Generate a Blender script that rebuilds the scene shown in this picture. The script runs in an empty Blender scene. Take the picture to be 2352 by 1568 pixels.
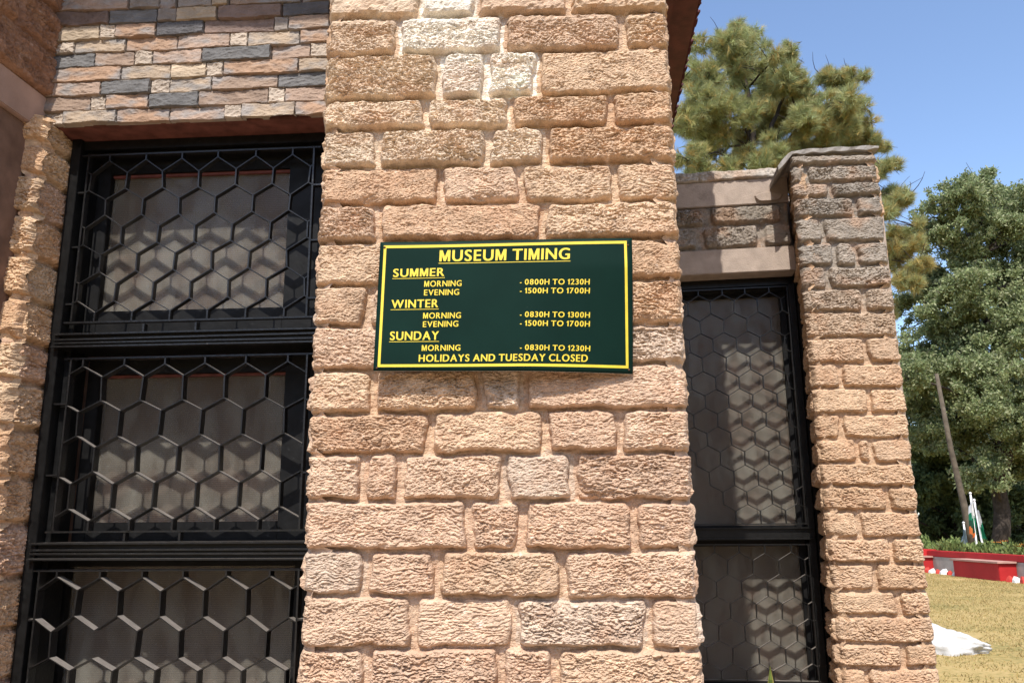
import bpy, bmesh, math, random
import numpy as np
from mathutils import Vector, Matrix
R = math.radians
random.seed(7); RNG = np.random.default_rng(11)
sc = bpy.context.scene
COL = sc.collection

# ------------------------------------------------------------------ camera, sky, sun, exposure
EYE = Vector((0, 0, 1.55))
FPX = 1910.0                                   # focal length in pixels of a 2352 px wide picture
CROT = Matrix.Rotation(R(90 + 12.6), 3, 'X') @ Matrix.Rotation(R(-0.46), 3, 'Z')
cd = bpy.data.cameras.new('camera'); cam = bpy.data.objects.new('camera', cd); COL.objects.link(cam)
cd.sensor_width = 36; cd.lens = 36 * FPX / 2352; cd.clip_start = .05; cd.clip_end = 4000
cam.matrix_world = Matrix.Translation(EYE) @ CROT.to_4x4()
sc.camera = cam

SUN_AZ, SUN_EL = R(7.6), R(55)                # from the left behind the viewer
w = bpy.data.worlds.new('World'); sc.world = w; w.use_nodes = True
nt = w.node_tree; bg = nt.nodes['Background']
sky = nt.nodes.new('ShaderNodeTexSky'); sky.sky_type = 'NISHITA'; sky.sun_disc = False
sky.sun_elevation = SUN_EL; sky.sun_rotation = R(180) + SUN_AZ
sky.altitude = 1500; sky.air_density = 1.0; sky.dust_density = 3.2; sky.ozone_density = 1.5
nt.links.new(sky.outputs[0], bg.inputs[0]); bg.inputs[1].default_value = .15
sd = bpy.data.lights.new('sun', 'SUN'); sd.energy = 3.1; sd.angle = R(.5); sd.color = (1, .955, .90)
so = bpy.data.objects.new('sun', sd); COL.objects.link(so)
sdir = Vector((math.sin(SUN_AZ) * math.cos(SUN_EL), math.cos(SUN_AZ) * math.cos(SUN_EL), -math.sin(SUN_EL)))
so.rotation_euler = sdir.to_track_quat('-Z', 'Y').to_euler()
sc.view_settings.view_transform = 'Standard'; sc.view_settings.look = 'None'
sc.view_settings.exposure = .95; sc.view_settings.gamma = 1

# ------------------------------------------------------------------ helpers
def ray(px, py):
    return (CROT @ Vector(((px - 1176) / FPX, -(py - 784) / FPX, -1))).normalized()

class Frame:
    """a vertical plane: u runs to the right, v is height, n points out to the viewer"""
    def __init__(s, x, y, psi):
        a = R(psi); s.o = Vector((x, y, 0)); s.u = Vector((math.cos(a), -math.sin(a), 0))
        s.n = Vector((-math.sin(a), -math.cos(a), 0)); s.v = Vector((0, 0, 1))
    def at(s, px, py, off=0):
        d = ray(px, py); t = ((s.o + s.n * off) - EYE).dot(s.n) / d.dot(s.n)
        p = EYE + d * t - s.o
        return p.dot(s.u), p.z
    def w(s, u, v, n=0):
        return s.o + s.u * u + s.v * v + s.n * n

def ground(px, py, z=0):
    d = ray(px, py); return EYE + d * ((z - EYE.z) / d.z)
def depth(px, py, Y):
    d = ray(px, py); return EYE + d * (Y / d.y)

PERM = np.random.default_rng(3).permutation(256); PERM = np.concatenate([PERM, PERM, PERM])
GR = np.random.default_rng(4).normal(size=(256, 3)); GR /= np.linalg.norm(GR, axis=1)[:, None]
def noise(x, y, z=0.0):
    x, y, z = np.broadcast_arrays(np.asarray(x, float), np.asarray(y, float), np.asarray(z, float))
    xi = np.floor(x).astype(int); yi = np.floor(y).astype(int); zi = np.floor(z).astype(int)
    xf = x - xi; yf = y - yi; zf = z - zi; xi &= 255; yi &= 255; zi &= 255
    f = lambda t: t * t * t * (t * (t * 6 - 15) + 10)
    a, b, c = f(xf), f(yf), f(zf); out = 0
    for i in (0, 1):
        for j in (0, 1):
            for k in (0, 1):
                g = GR[PERM[PERM[PERM[xi + i] + yi + j] + zi + k]]
                d = g[..., 0] * (xf - i) + g[..., 1] * (yf - j) + g[..., 2] * (zf - k)
                out = out + d * (a if i else 1 - a) * (b if j else 1 - b) * (c if k else 1 - c)
    return out * 1.6
def fbm(x, y, z=0.0, o=4, g=.5):
    s = 0; a = 1.0
    for i in range(o):
        s = s + a * noise(x * 2 ** i + 17.3 * i, y * 2 ** i - 9.1 * i, z); a *= g
    return s
def ridge(x, y, z=0.0, o=4):
    s = 0; a = 1.0
    for i in range(o):
        s = s + a * (1 - 2.2 * np.abs(noise(x * 2 ** i + 31.7 * i, y * 2 ** i + 5.1 * i, z))); a *= .55
    return s

def material(name, rough=.8, col=(.5, .5, .5), spec=.5, metal=0):
    m = bpy.data.materials.new(name); m.use_nodes = True
    b = m.node_tree.nodes['Principled BSDF']
    b.inputs['Base Color'].default_value = (*col, 1); b.inputs['Roughness'].default_value = rough
    b.inputs['Specular IOR Level'].default_value = spec; b.inputs['Metallic'].default_value = metal
    return m, m.node_tree, b
def nd(t, typ, **kw):
    n = t.nodes.new(typ)
    for k, v in kw.items(): setattr(n, k, v)
    return n
def tint_material(name, rough=.85, spots=None, bump=0, bscale=200, attr=True, col=(.5, .5, .5), var=.25, vscale=30, spec=.3, stretch=(1, 1, 1)):
    """base colour = vertex colour or col, times fine procedural variation, plus a fine bump"""
    m, t, b = material(name, rough, col, spec)
    tc = nd(t, 'ShaderNodeTexCoord'); mp = nd(t, 'ShaderNodeMapping'); mp.inputs['Scale'].default_value = stretch
    t.links.new(tc.outputs['Object'], mp.inputs[0])
    n1 = nd(t, 'ShaderNodeTexNoise'); n1.inputs['Scale'].default_value = vscale; n1.inputs['Detail'].default_value = 6
    t.links.new(mp.outputs[0], n1.inputs['Vector'])
    mr = nd(t, 'ShaderNodeMapRange'); mr.inputs['From Min'].default_value = .3; mr.inputs['From Max'].default_value = .7
    mr.inputs['To Min'].default_value = 1 - var; mr.inputs['To Max'].default_value = 1 + var
    t.links.new(n1.outputs[0], mr.inputs[0])
    mx = nd(t, 'ShaderNodeMix', data_type='RGBA', blend_type='MULTIPLY'); mx.inputs[0].default_value = 1
    if attr:
        at = nd(t, 'ShaderNodeAttribute', attribute_name='Col'); t.links.new(at.outputs[0], mx.inputs['A'])
    else: mx.inputs['A'].default_value = (*col, 1)
    t.links.new(mr.outputs[0], mx.inputs['B']); src = mx.outputs['Result']
    if spots:
        n2 = nd(t, 'ShaderNodeTexNoise'); n2.inputs['Scale'].default_value = spots[1]; n2.inputs['Detail'].default_value = 8
        n2.inputs['Roughness'].default_value = .7
        t.links.new(mp.outputs[0], n2.inputs['Vector'])
        r2 = nd(t, 'ShaderNodeMapRange'); r2.inputs['From Min'].default_value = spots[2]; r2.inputs['From Max'].default_value = spots[3]
        t.links.new(n2.outputs[0], r2.inputs[0])
        m2 = nd(t, 'ShaderNodeMix', data_type='RGBA'); m2.inputs['B'].default_value = (*spots[0], 1)
        t.links.new(r2.outputs[0], m2.inputs[0]); t.links.new(src, m2.inputs['A']); src = m2.outputs['Result']
    t.links.new(src, b.inputs['Base Color'])
    if bump:
        n3 = nd(t, 'ShaderNodeTexNoise'); n3.inputs['Scale'].default_value = bscale; n3.inputs['Detail'].default_value = 5
        t.links.new(mp.outputs[0], n3.inputs['Vector'])
        bp = nd(t, 'ShaderNodeBump'); bp.inputs['Strength'].default_value = 1; bp.inputs['Distance'].default_value = bump
        t.links.new(n3.outputs[0], bp.inputs['Height']); t.links.new(bp.outputs[0], b.inputs['Normal'])
    return m

M = {}
M['stone'] = tint_material('rock faced stone', .92, bump=.0065, bscale=150, var=.2, vscale=45, spec=.15, stretch=(1, 1, 1.7))
M['ledge'] = tint_material('ledge stone', .8, bump=.0015, bscale=90, var=.16, vscale=24, spec=.25)
M['plaster'] = tint_material('red brown plaster', .9, attr=False, col=(.19, .115, .08), bump=.002, bscale=120, var=.3, vscale=14, spec=.15)
M['beam'] = tint_material('painted concrete beam', .9, attr=False, col=(.42, .285, .225), bump=.002, bscale=160, var=.18, vscale=9, spec=.15)
M['concrete'] = tint_material('weathered concrete', .92, attr=False, col=(.36, .29, .235), bump=.0022, bscale=150, var=.16, vscale=16, spots=((.15, .12, .10), 7, .60, .78), spec=.15)
M['cement'] = tint_material('grey cement', .9, attr=False, col=(.30, .28, .255), bump=.003, bscale=70, var=.2, vscale=18, spec=.15)
M['soffit'] = tint_material('soffit red', .85, attr=False, col=(.15, .055, .04), bump=.001, bscale=80, var=.35, vscale=20, spec=.2)
M['maroon'] = tint_material('maroon roof paint', .7, attr=False, col=(.085, .022, .019), bump=.001, bscale=60, var=.3, vscale=12, spec=.3)
M['maroonwood'] = tint_material('maroon frame paint', .6, attr=False, col=(.16, .05, .04), bump=.001, bscale=60, var=.3, vscale=30, spec=.3)
M['black'] = tint_material('black gloss paint', .34, attr=False, col=(.008, .0078, .0075), bump=.0008, bscale=120, var=.4, vscale=40, spec=.25, spots=((.06, .06, .058), 60, .64, .75))
M['bars'] = tint_material('dusty black bars', .30, attr=False, col=(.011, .0105, .010), bump=.0010, bscale=140, var=.4, vscale=60, spec=.42, spots=((.10, .09, .08), 70, .63, .74))
def dust_highlight(m, col, amount):
    """pale dust colour on upward facing sides, painted in for their missing highlights"""
    t = m.node_tree; b = t.nodes['Principled BSDF']; src = b.inputs['Base Color'].links[0].from_socket
    ge = nd(t, 'ShaderNodeNewGeometry'); sx = nd(t, 'ShaderNodeSeparateXYZ'); t.links.new(ge.outputs['True Normal'], sx.inputs[0])
    n = nd(t, 'ShaderNodeTexNoise'); n.inputs['Scale'].default_value = 35; n.inputs['Detail'].default_value = 5
    mr = nd(t, 'ShaderNodeMapRange'); mr.inputs['From Min'].default_value = .45; mr.inputs['From Max'].default_value = .8; mr.inputs['To Max'].default_value = amount
    t.links.new(sx.outputs['Z'], mr.inputs[0])
    mu = nd(t, 'ShaderNodeMath', operation='MULTIPLY'); t.links.new(mr.outputs[0], mu.inputs[0])
    m2 = nd(t, 'ShaderNodeMapRange'); m2.inputs['From Min'].default_value = .3; m2.inputs['From Max'].default_value = .6; m2.inputs['To Min'].default_value = .45
    t.links.new(n.outputs[0], m2.inputs[0]); t.links.new(m2.outputs[0], mu.inputs[1])
    mx = nd(t, 'ShaderNodeMix', data_type='RGBA'); mx.inputs['B'].default_value = (*col, 1)
    t.links.new(mu.outputs[0], mx.inputs[0]); t.links.new(src, mx.inputs['A']); t.links.new(mx.outputs['Result'], b.inputs['Base Color'])
dust_highlight(M['bars'], (.30, .265, .23), .85); dust_highlight(M['black'], (.24, .21, .18), .55)  # dusty tops of bars and frames paled to carry their highlights
M['casing'] = tint_material('black casing', .5, attr=False, col=(.008, .0078, .0076), bump=.001, bscale=50, var=.4, vscale=20, spec=.18, spots=((.05, .05, .05), 30, .62, .8))
M['green'] = tint_material('dark green sign enamel', .5, attr=False, col=(.0048, .020, .0145), bump=.0002, bscale=60, var=.12, vscale=6, spec=.06, spots=((.10, .13, .11), 38, .70, .76))
M['yellow'] = tint_material('yellow vinyl', .4, attr=False, col=(.75, .57, .05), var=.08, vscale=30, spec=.4)
M['alu'] = tint_material('sheet edge', .5, attr=False, col=(.5, .5, .48), var=.15, vscale=40, spec=.5)
M['screw'] = tint_material('rusty screw', .6, attr=False, col=(.08, .04, .02), var=.3, vscale=200)
M['bark'] = tint_material('bark', .95, attr=False, col=(.055, .044, .036), bump=.03, bscale=9, var=.35, vscale=6, spec=.1)
M['pole'] = tint_material('weathered wood', .9, attr=False, col=(.11, .088, .064), bump=.01, bscale=12, var=.3, vscale=5, spec=.15)
M['redpaint'] = tint_material('red masonry paint', .7, attr=False, col=(.40, .020, .020), bump=.004, bscale=10, var=.15, vscale=1.5, spec=.25)
M['greyblock'] = tint_material('grey blockwork', .9, attr=False, col=(.36, .33, .29), bump=.006, bscale=12, var=.2, vscale=3, spec=.15)
M['slab'] = tint_material('bench slab', .9, attr=False, col=(.42, .24, .19), bump=.004, bscale=12, var=.15, vscale=3, spec=.15)
M['white'] = tint_material('whitewash', .85, attr=False, col=(.50, .49, .465), bump=.012, bscale=14, var=.1, vscale=6, spec=.15, spots=((.42, .38, .30), 6, .62, .78))
M['whitepole'] = tint_material('white pole paint', .5, attr=False, col=(.75, .74, .72), var=.06, vscale=4)
M['flag'] = tint_material('flag cloth', .85, var=.08, vscale=10, spec=.1)
M['paint'] = tint_material('painted edging', .8, var=.12, vscale=8, spec=.15)
M['paving'] = tint_material('paving', .9, attr=False, col=(.36, .27, .20), bump=.004, bscale=60, var=.2, vscale=4, spec=.2)

def leafmat(name, trans=.25, rough=.55):
    m, t, b = material(name, rough, spec=.3)
    at = nd(t, 'ShaderNodeAttribute', attribute_name='Col')
    t.links.new(at.outputs[0], b.inputs['Base Color'])
    tr = nd(t, 'ShaderNodeBsdfTranslucent'); t.links.new(at.outputs[0], tr.inputs[0])
    mx = nd(t, 'ShaderNodeMixShader'); mx.inputs[0].default_value = trans
    t.links.new(b.outputs[0], mx.inputs[1]); t.links.new(tr.outputs[0], mx.inputs[2])
    t.links.new(mx.outputs[0], t.nodes['Material Output'].inputs[0])
    return m
M['leaf'] = leafmat('leaf', .40); M['needle'] = leafmat('needle', .35); M['grass'] = leafmat('grass', .3, .8)

def pane_material(screen):
    m, t, b = material('woven screen' if screen else 'dusty glass', .7 if screen else .2, spec=.1 if screen else .3)
    tc = nd(t, 'ShaderNodeTexCoord')
    n = nd(t, 'ShaderNodeTexNoise'); n.inputs['Scale'].default_value = 9; n.inputs['Detail'].default_value = 8
    mp = nd(t, 'ShaderNodeMapping'); mp.inputs['Scale'].default_value = (1.6, 1.6, .5)
    t.links.new(tc.outputs['Object'], mp.inputs[0]); t.links.new(mp.outputs[0], n.inputs[0])
    cr = nd(t, 'ShaderNodeValToRGB')
    cr.color_ramp.elements[0].position = .3; cr.color_ramp.elements[0].color = (.135, .088, .066, 1) if screen else (.16, .138, .112, 1)
    cr.color_ramp.elements[1].position = .72; cr.color_ramp.elements[1].color = (.18, .128, .098, 1) if screen else (.235, .222, .185, 1)
    t.links.new(n.outputs[0], cr.inputs[0])
    wv = nd(t, 'ShaderNodeTexWave', bands_direction='Z'); wv.inputs['Scale'].default_value = 42; wv.inputs['Distortion'].default_value = .4
    t.links.new(tc.outputs['Object'], wv.inputs[0])
    mr = nd(t, 'ShaderNodeMapRange'); mr.inputs['To Min'].default_value = .62 if screen else .95; mr.inputs['To Max'].default_value = 1.25 if screen else 1.05
    t.links.new(wv.outputs[1], mr.inputs[0])
    mx = nd(t, 'ShaderNodeMix', data_type='RGBA', blend_type='MULTIPLY'); mx.inputs[0].default_value = 1
    t.links.new(cr.outputs[0], mx.inputs['A']); t.links.new(mr.outputs[0], mx.inputs['B'])
    sp = nd(t, 'ShaderNodeTexNoise'); sp.inputs['Scale'].default_value = 160; t.links.new(tc.outputs['Object'], sp.inputs[0])
    sr = nd(t, 'ShaderNodeMapRange'); sr.inputs['From Min'].default_value = .70; sr.inputs['From Max'].default_value = .76
    t.links.new(sp.outputs[0], sr.inputs[0])
    m2 = nd(t, 'ShaderNodeMix', data_type='RGBA'); m2.inputs['B'].default_value = (.4, .4, .37, 1)
    t.links.new(sr.outputs[0], m2.inputs[0]); t.links.new(mx.outputs['Result'], m2.inputs['A'])
    t.links.new(m2.outputs['Result'], b.inputs['Base Color'])
    if not screen:
        tr = nd(t, 'ShaderNodeBsdfTransparent'); sh = nd(t, 'ShaderNodeMixShader')
        d2 = nd(t, 'ShaderNodeMapRange'); d2.inputs['From Min'].default_value = .35; d2.inputs['From Max'].default_value = .7
        d2.inputs['To Min'].default_value = .26; d2.inputs['To Max'].default_value = .52
        t.links.new(n.outputs[0], d2.inputs[0]); t.links.new(d2.outputs[0], sh.inputs[0])
        t.links.new(tr.outputs[0], sh.inputs[1]); t.links.new(b.outputs[0], sh.inputs[2]); t.links.new(sh.outputs[0], t.nodes['Material Output'].inputs[0])
    return m
M['pane'] = pane_material(False); M['screen'] = pane_material(True)

# ---- mesh building
def tag(o, label=None, cat=None, group=None, kind=None):
    for k, v in (('label', label), ('category', cat), ('group', group), ('kind', kind)):
        if v: o[k] = v
    return o
def empty(name, loc=(0, 0, 0)):
    o = bpy.data.objects.new(name, None); COL.objects.link(o); o.location = loc; return o
def link(name, me, mat, parent=None):
    for m in (mat if isinstance(mat, (list, tuple)) else [mat]): me.materials.append(m)
    o = bpy.data.objects.new(name, me); COL.objects.link(o)
    if parent is not None:
        o.parent = parent
        p = parent; off = Vector((0, 0, 0))
        while p is not None: off += p.location; p = p.parent
        o.location = -off
    return o
def np_mesh(verts, faces, cols=None, smooth=True, matidx=None):
    """verts (N,3), faces (M,k) with one k"""
    me = bpy.data.meshes.new('m'); verts = np.asarray(verts, np.float32); faces = np.asarray(faces, np.int32)
    k = faces.shape[1]
    me.vertices.add(len(verts)); me.vertices.foreach_set('co', verts.ravel())
    me.loops.add(faces.size); me.loops.foreach_set('vertex_index', faces.ravel())
    me.polygons.add(len(faces)); me.polygons.foreach_set('loop_start', np.arange(0, faces.size, k, dtype=np.int32))
    me.polygons.foreach_set('use_smooth', np.full(len(faces), smooth))
    if matidx is not None: me.polygons.foreach_set('material_index', np.asarray(matidx, np.int32))
    me.update(calc_edges=True)
    if cols is not None:
        a = me.attributes.new('Col', 'FLOAT_COLOR', 'POINT')
        c = np.ones((len(verts), 4), np.float32); c[:, :3] = cols; a.data.foreach_set('color', c.ravel())
    return me

class MB:
    """collects boxes, strips, tubes into one mesh"""
    def __init__(s): s.v = []; s.f = []; s.c = []; s.col = (.5, .5, .5)
    def add(s, vs, fs):
        b = len(s.v); s.v += [tuple(p) for p in vs]; s.c += [s.col] * len(vs); s.f += [tuple(b + i for i in f) for f in fs]
    def hexa(s, p):       # 8 corners: bottom 4 ccw, top 4 ccw
        s.add(p, [(3, 2, 1, 0), (4, 5, 6, 7), (0, 1, 5, 4), (1, 2, 6, 5), (2, 3, 7, 6), (3, 0, 4, 7)])
    def fbox(s, F, u0, u1, v0, v1, n0, n1, sl=0):   # box in a frame, sl = rise of v along u
        du = u1 - u0
        s.hexa([F.w(u0, v0, n0), F.w(u1, v0 + sl * du, n0), F.w(u1, v0 + sl * du, n1), F.w(u0, v0, n1),
                F.w(u0, v1, n0), F.w(u1, v1 + sl * du, n0), F.w(u1, v1 + sl * du, n1), F.w(u0, v1, n1)])
    def box(s, a, b):
        x0, y0, z0 = a; x1, y1, z1 = b
        s.hexa([(x0, y0, z0), (x1, y0, z0), (x1, y1, z0), (x0, y1, z0), (x0, y0, z1), (x1, y0, z1), (x1, y1, z1), (x0, y1, z1)])
    def strip(s, F, a, b, t, n0, n1):               # flat bar standing on edge from a=(u,v) to b
        d = Vector((b[0] - a[0], b[1] - a[1])); d.normalize(); q = Vector((-d.y, d.x)) * t / 2
        P = [(a[0] - q.x, a[1] - q.y), (b[0] - q.x, b[1] - q.y), (b[0] + q.x, b[1] + q.y), (a[0] + q.x, a[1] + q.y)]
        s.hexa([F.w(*p, n0) for p in P] + [F.w(*p, n1) for p in P])
    def tube(s, pts, rad, seg=8, cap=True):
        pts = [Vector(p) for p in pts]; rings = []
        for i, p in enumerate(pts):
            d = (pts[min(i + 1, len(pts) - 1)] - pts[max(i - 1, 0)]).normalized()
            a = d.orthogonal().normalized() if i == 0 else (rings[-1][1] - d * rings[-1][1].dot(d)).normalized()
            rings.append((p, a, d.cross(a), rad[i] if hasattr(rad, '__len__') else rad))
        vs = []
        for p, a, c, r in rings:
            for k in range(seg):
                th = 2 * math.pi * k / seg; vs.append(p + (a * math.cos(th) + c * math.sin(th)) * r)
        fs = []
        for i in range(len(rings) - 1):
            for k in range(seg): fs.append((i * seg + k, i * seg + (k + 1) % seg, (i + 1) * seg + (k + 1) % seg, (i + 1) * seg + k))
        if cap: fs += [tuple(range(seg))[::-1], tuple((len(rings) - 1) * seg + k for k in range(seg))]
        s.add(vs, fs)
    def build(s, name, mat, parent=None, smooth=False, bevel=0):
        me = bpy.data.meshes.new(name); me.from_pydata(s.v, [], s.f); me.update()
        a = me.attributes.new('Col', 'FLOAT_COLOR', 'POINT')
        a.data.foreach_set('color', np.array([(*c, 1) for c in s.c], np.float32).ravel())
        bm = bmesh.new(); bm.from_mesh(me); bmesh.ops.recalc_face_normals(bm, faces=bm.faces)
        if bevel: bmesh.ops.bevel(bm, geom=list(bm.edges), offset=bevel, segments=2, affect='EDGES')
        bm.to_mesh(me); bm.free()
        if smooth: me.polygons.foreach_set('use_smooth', np.full(len(me.polygons), True))
        return link(name, me, mat, parent)

# ---- rock faced masonry: a fine relief of stones bedded in mortar
def relief(F, stones, u0, u1, v0, v1, res, seed, mortar=(.44, .35, .28), P=.03, rough=1.0, flare=.035, fine=1.0, back=None, warp=.0055, ew=.011, sag=(True, True)):
    """stones: list of (quad corners (bl, br, tr, tl) in u,v ; colour). u0/u1 functions of v. Returns verts, faces, colours"""
    nv = max(4, int((v1 - v0) / res)); vm = (v0 + v1) / 2; nu = max(4, int((u1(vm) - u0(vm)) / res))
    V = np.linspace(v0, v1, nv + 1)[:, None] * np.ones((1, nu + 1))
    a = np.array([u0(v) for v in V[:, 0]]); b = np.array([u1(v) for v in V[:, 0]])
    s = np.linspace(0, 1, nu + 1)[None, :]
    # crowd columns toward the ends so corners stay crisp
    U = a[:, None] + (b - a)[:, None] * s
    sd = seed * 13.7
    Uw = U + warp * fbm(U * 26, V * 26, sd, 3) + .007 * noise(U * 7, V * 9, sd + 5); Vw = V + warp * fbm(U * 22, V * 30, sd + 50, 3) + .0055 * noise(U * 8, V * 5, sd + 6)
    D = np.full(U.shape, -1.0); ID = np.full(U.shape, -1); TT = np.full(U.shape, .5)
    k = .0062
    for i, (q, c) in enumerate(stones):
        q = np.array(q); mn = q.min(0) - .03; mxx = q.max(0) + .03
        sel = (Uw > mn[0]) & (Uw < mxx[0]) & (Vw > mn[1]) & (Vw < mxx[1])
        if not sel.any(): continue
        pu, pv = Uw[sel], Vw[sel]; acc = 0
        for j in range(4):
            p, r_ = q[j], q[(j + 1) % 4]; e = r_ - p; L = math.hypot(*e)
            d = (e[0] * (pv - p[1]) - e[1] * (pu - p[0])) / L
            acc = acc + np.exp(-d / k)
        d = -k * np.log(acc)
        cur = D[sel]; better = d > cur; cur[better] = d[better]; D[sel] = cur
        ids = ID[sel]; ids[better] = i; ID[sel] = ids
        tt = TT[sel]; tt[better] = ((pv - q[:, 1].min()) / (q[:, 1].max() - q[:, 1].min()))[better]; TT[sel] = tt
    e = np.clip(D / ew, 0, 1); prof = np.sqrt(np.clip(1 - (1 - e) ** 2, 0, 1))
    rs = np.random.default_rng(seed); pr = rs.uniform(.72, 1.2, len(stones) + 1); tiltu = rs.uniform(-.03, .03, len(stones) + 1)
    zz = ID * 3.31 + sd
    # chiselled face: broken ledges running across the stone
    tw = fbm(U * 14, V * 14, zz, 2) * .5
    fs_ = 1 + .35 * np.sin(zz * 5.3); rot = .45 * np.sin(zz * 1.7); Ur = U + V * rot; Vr = V - U * rot * .5
    n1 = ridge(Ur * 25 + tw, Vr * 74 + tw * 2 + fbm(U * 10, V * 10, zz + 3, 2), zz, 3)
    n2 = fbm(Ur * 62, Vr * 210, zz + 9, 4, .66)
    n3 = fbm(U * 9, V * 12, zz + 21, 2)
    lay = V * 52 * fs_ + U * 5 * np.sin(zz * 2.1) + 1.9 * fbm(U * 12, V * 22, zz + 44, 3); lay = lay - np.floor(lay)                     # broken bedding ledges
    n5 = np.where(lay < .8, lay / .8, (1 - lay) / .2) * np.clip(.5 + fbm(U * 8, V * 16, zz + 55, 2), 0, 1)
    n4 = -np.clip(np.abs(noise(Ur * 30, Vr * 95, zz + 33)) * 3.6 - .8, -1, 0)      # deep cracks
    lay2 = V * 118 * fs_ + U * 6 * np.sin(zz) + 2.0 * fbm(U * 24, V * 40, zz + 77, 3); lay2 = lay2 - np.floor(lay2)
    n6 = np.where(lay2 < .75, lay2 / .75, (1 - lay2) / .25) * np.clip(.45 + 1.1 * fbm(U * 15, V * 30, zz + 88, 2), 0, 1.1)
    face = .0012 * n1 + .0042 * n2 + .004 * n3 - .0035 * n4 ** 2 + .0092 * (.5 - n5) + .0062 * (.4 - n6)
    amp = rs.uniform(.55, 1.35, len(stones) + 1); lean = rs.uniform(.25, 1.0, len(stones) + 1)
    # some corners are knocked off
    chip = np.clip(noise(U * 11, V * 13, zz + 90) - .42, 0, 1) * np.clip(1 - D / .03, 0, 1) * .075
    h = prof * P * pr[ID] * (1 + .55 * lean[ID] * (.5 - TT)) + np.clip(D / .010, 0, 1) * face * rough * fine * amp[ID] - chip * prof
    h = np.where(D > 0, h, .0034 * fbm(U * 30, V * 42, sd, 4, .6) - .002 - .006 * np.clip(noise(U * 21, V * 17, sd + 8) - .45, 0, 1))
    # corners roll back
    if flare:
        for side, dist in ((0, U - a[:, None]), (1, b[:, None] - U)):
            if not sag[side]: continue
            wob = .010 * fbm(U * 12, V * 24, sd + 70 + side, 3)
            x = np.clip(1 - (dist + wob) / .022, 0, 1.6); h = h - flare * x ** 2.2
    cols = np.array([c for _, c in stones] + [mortar])[ID]
    tone = 1 + .15 * fbm(U * 16, V * 34, zz + 40, 4)[..., None]
    cols = cols * np.clip(tone, .5, 1.5)
    # reddish undersides and streaks of the stone, pale crystals
    mix = np.clip(fbm(U * 7, V * 10, zz + 60, 3) * .6, 0, .4)[..., None] * (ID >= 0)[..., None]
    cols = cols * (1 - mix) + np.array((.46, .265, .155)) * mix
    pale = np.clip(fbm(U * 50, V * 80, zz + 80, 3) - .55, 0, .5)[..., None] * (ID >= 0)[..., None]
    cols = np.clip(cols + pale * .35, 0.02, .85)
    o = np.array(F.o); uu = np.array(F.u); nn = np.array(F.n)
    pts = o + U[..., None] * uu + V[..., None] * np.array((0, 0, 1.0)) + h[..., None] * nn
    if back:      # skirts round all four sides so the relief has a body
        cols = np.pad(cols, ((1, 1), (1, 1), (0, 0)), 'edge'); pts = np.pad(pts, ((1, 1), (1, 1), (0, 0)), 'edge')
        hp = np.pad(h, 1, 'edge')
        edge = np.zeros(hp.shape, bool); edge[0] = edge[-1] = True; edge[:, 0] = edge[:, -1] = True
        pts[edge] = pts[edge] - nn * (hp[edge][:, None] + back)
        nv += 2; nu += 2
    idx = np.arange((nv + 1) * (nu + 1)).reshape(nv + 1, nu + 1)
    f = np.stack([idx[:-1, :-1], idx[:-1, 1:], idx[1:, 1:], idx[1:, :-1]], -1).reshape(-1, 4)
    return pts.reshape(-1, 3), f, cols.reshape(-1, 3)
def join(parts):
    V, Fc, C = [], [], []; b = 0
    for v, f, c in parts: V.append(v); Fc.append(f + b); C.append(c); b += len(v)
    return np.concatenate(V), np.concatenate(Fc), np.concatenate(C)

def rows_to_stones(bounds, joints, ul, ur, colour, mv=.0065, mh=.012):
    """bounds: list of (vL, vR) from top to bottom; joints: list of lists of u; ul/ur functions of v"""
    out = []
    for i in range(len(bounds) - 1):
        (tl, tr), (bl, br) = bounds[i], bounds[i + 1]; vm = (tl + bl) / 2
        L, Rr = ul(vm), ur(vm); xs = [L - .03] + list(joints[i]) + [Rr + .03]
        lerp = lambda p, q, u: p + (q - p) * (u - L) / (Rr - L)
        for j in range(len(xs) - 1):
            a = xs[j] + mh; b = xs[j + 1] - mh
            ja = random.uniform(-.007, .007); jb = random.uniform(-.007, .007)
            q = [(a + ja, lerp(bl, br, a) + mv), (b + jb, lerp(bl, br, b) + mv), (b - jb, lerp(tl, tr, b) - mv), (a - ja, lerp(tl, tr, a) - mv)]
            out.append((q, colour(i, j, (a + b) / 2, (tl + bl) / 2)))
    return out
def extend(bounds, joints, ul, ur, vtop, vbot, step=.14, n=3):
    b = list(bounds); j = list(joints)
    while b[-1][0] > vbot:
        v = b[-1][0] - step * random.uniform(.9, 1.1); L, Rr = ul(v), ur(v)
        b.append((v, b[-1][1] - (b[-1][0] - v)))
        j.append([L + (Rr - L) * (k + 1 + random.uniform(-.22, .22)) / n for k in range(n - 1)])
    while b[0][0] < vtop:
        v = b[0][0] + step * random.uniform(.9, 1.1); L, Rr = ul(v), ur(v)
        b.insert(0, (v, b[0][1] + (v - b[0][0])))
        j.insert(0, [L + (Rr - L) * (k + 1 + random.uniform(-.22, .22)) / n for k in range(n - 1)])
    return b, j

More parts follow.
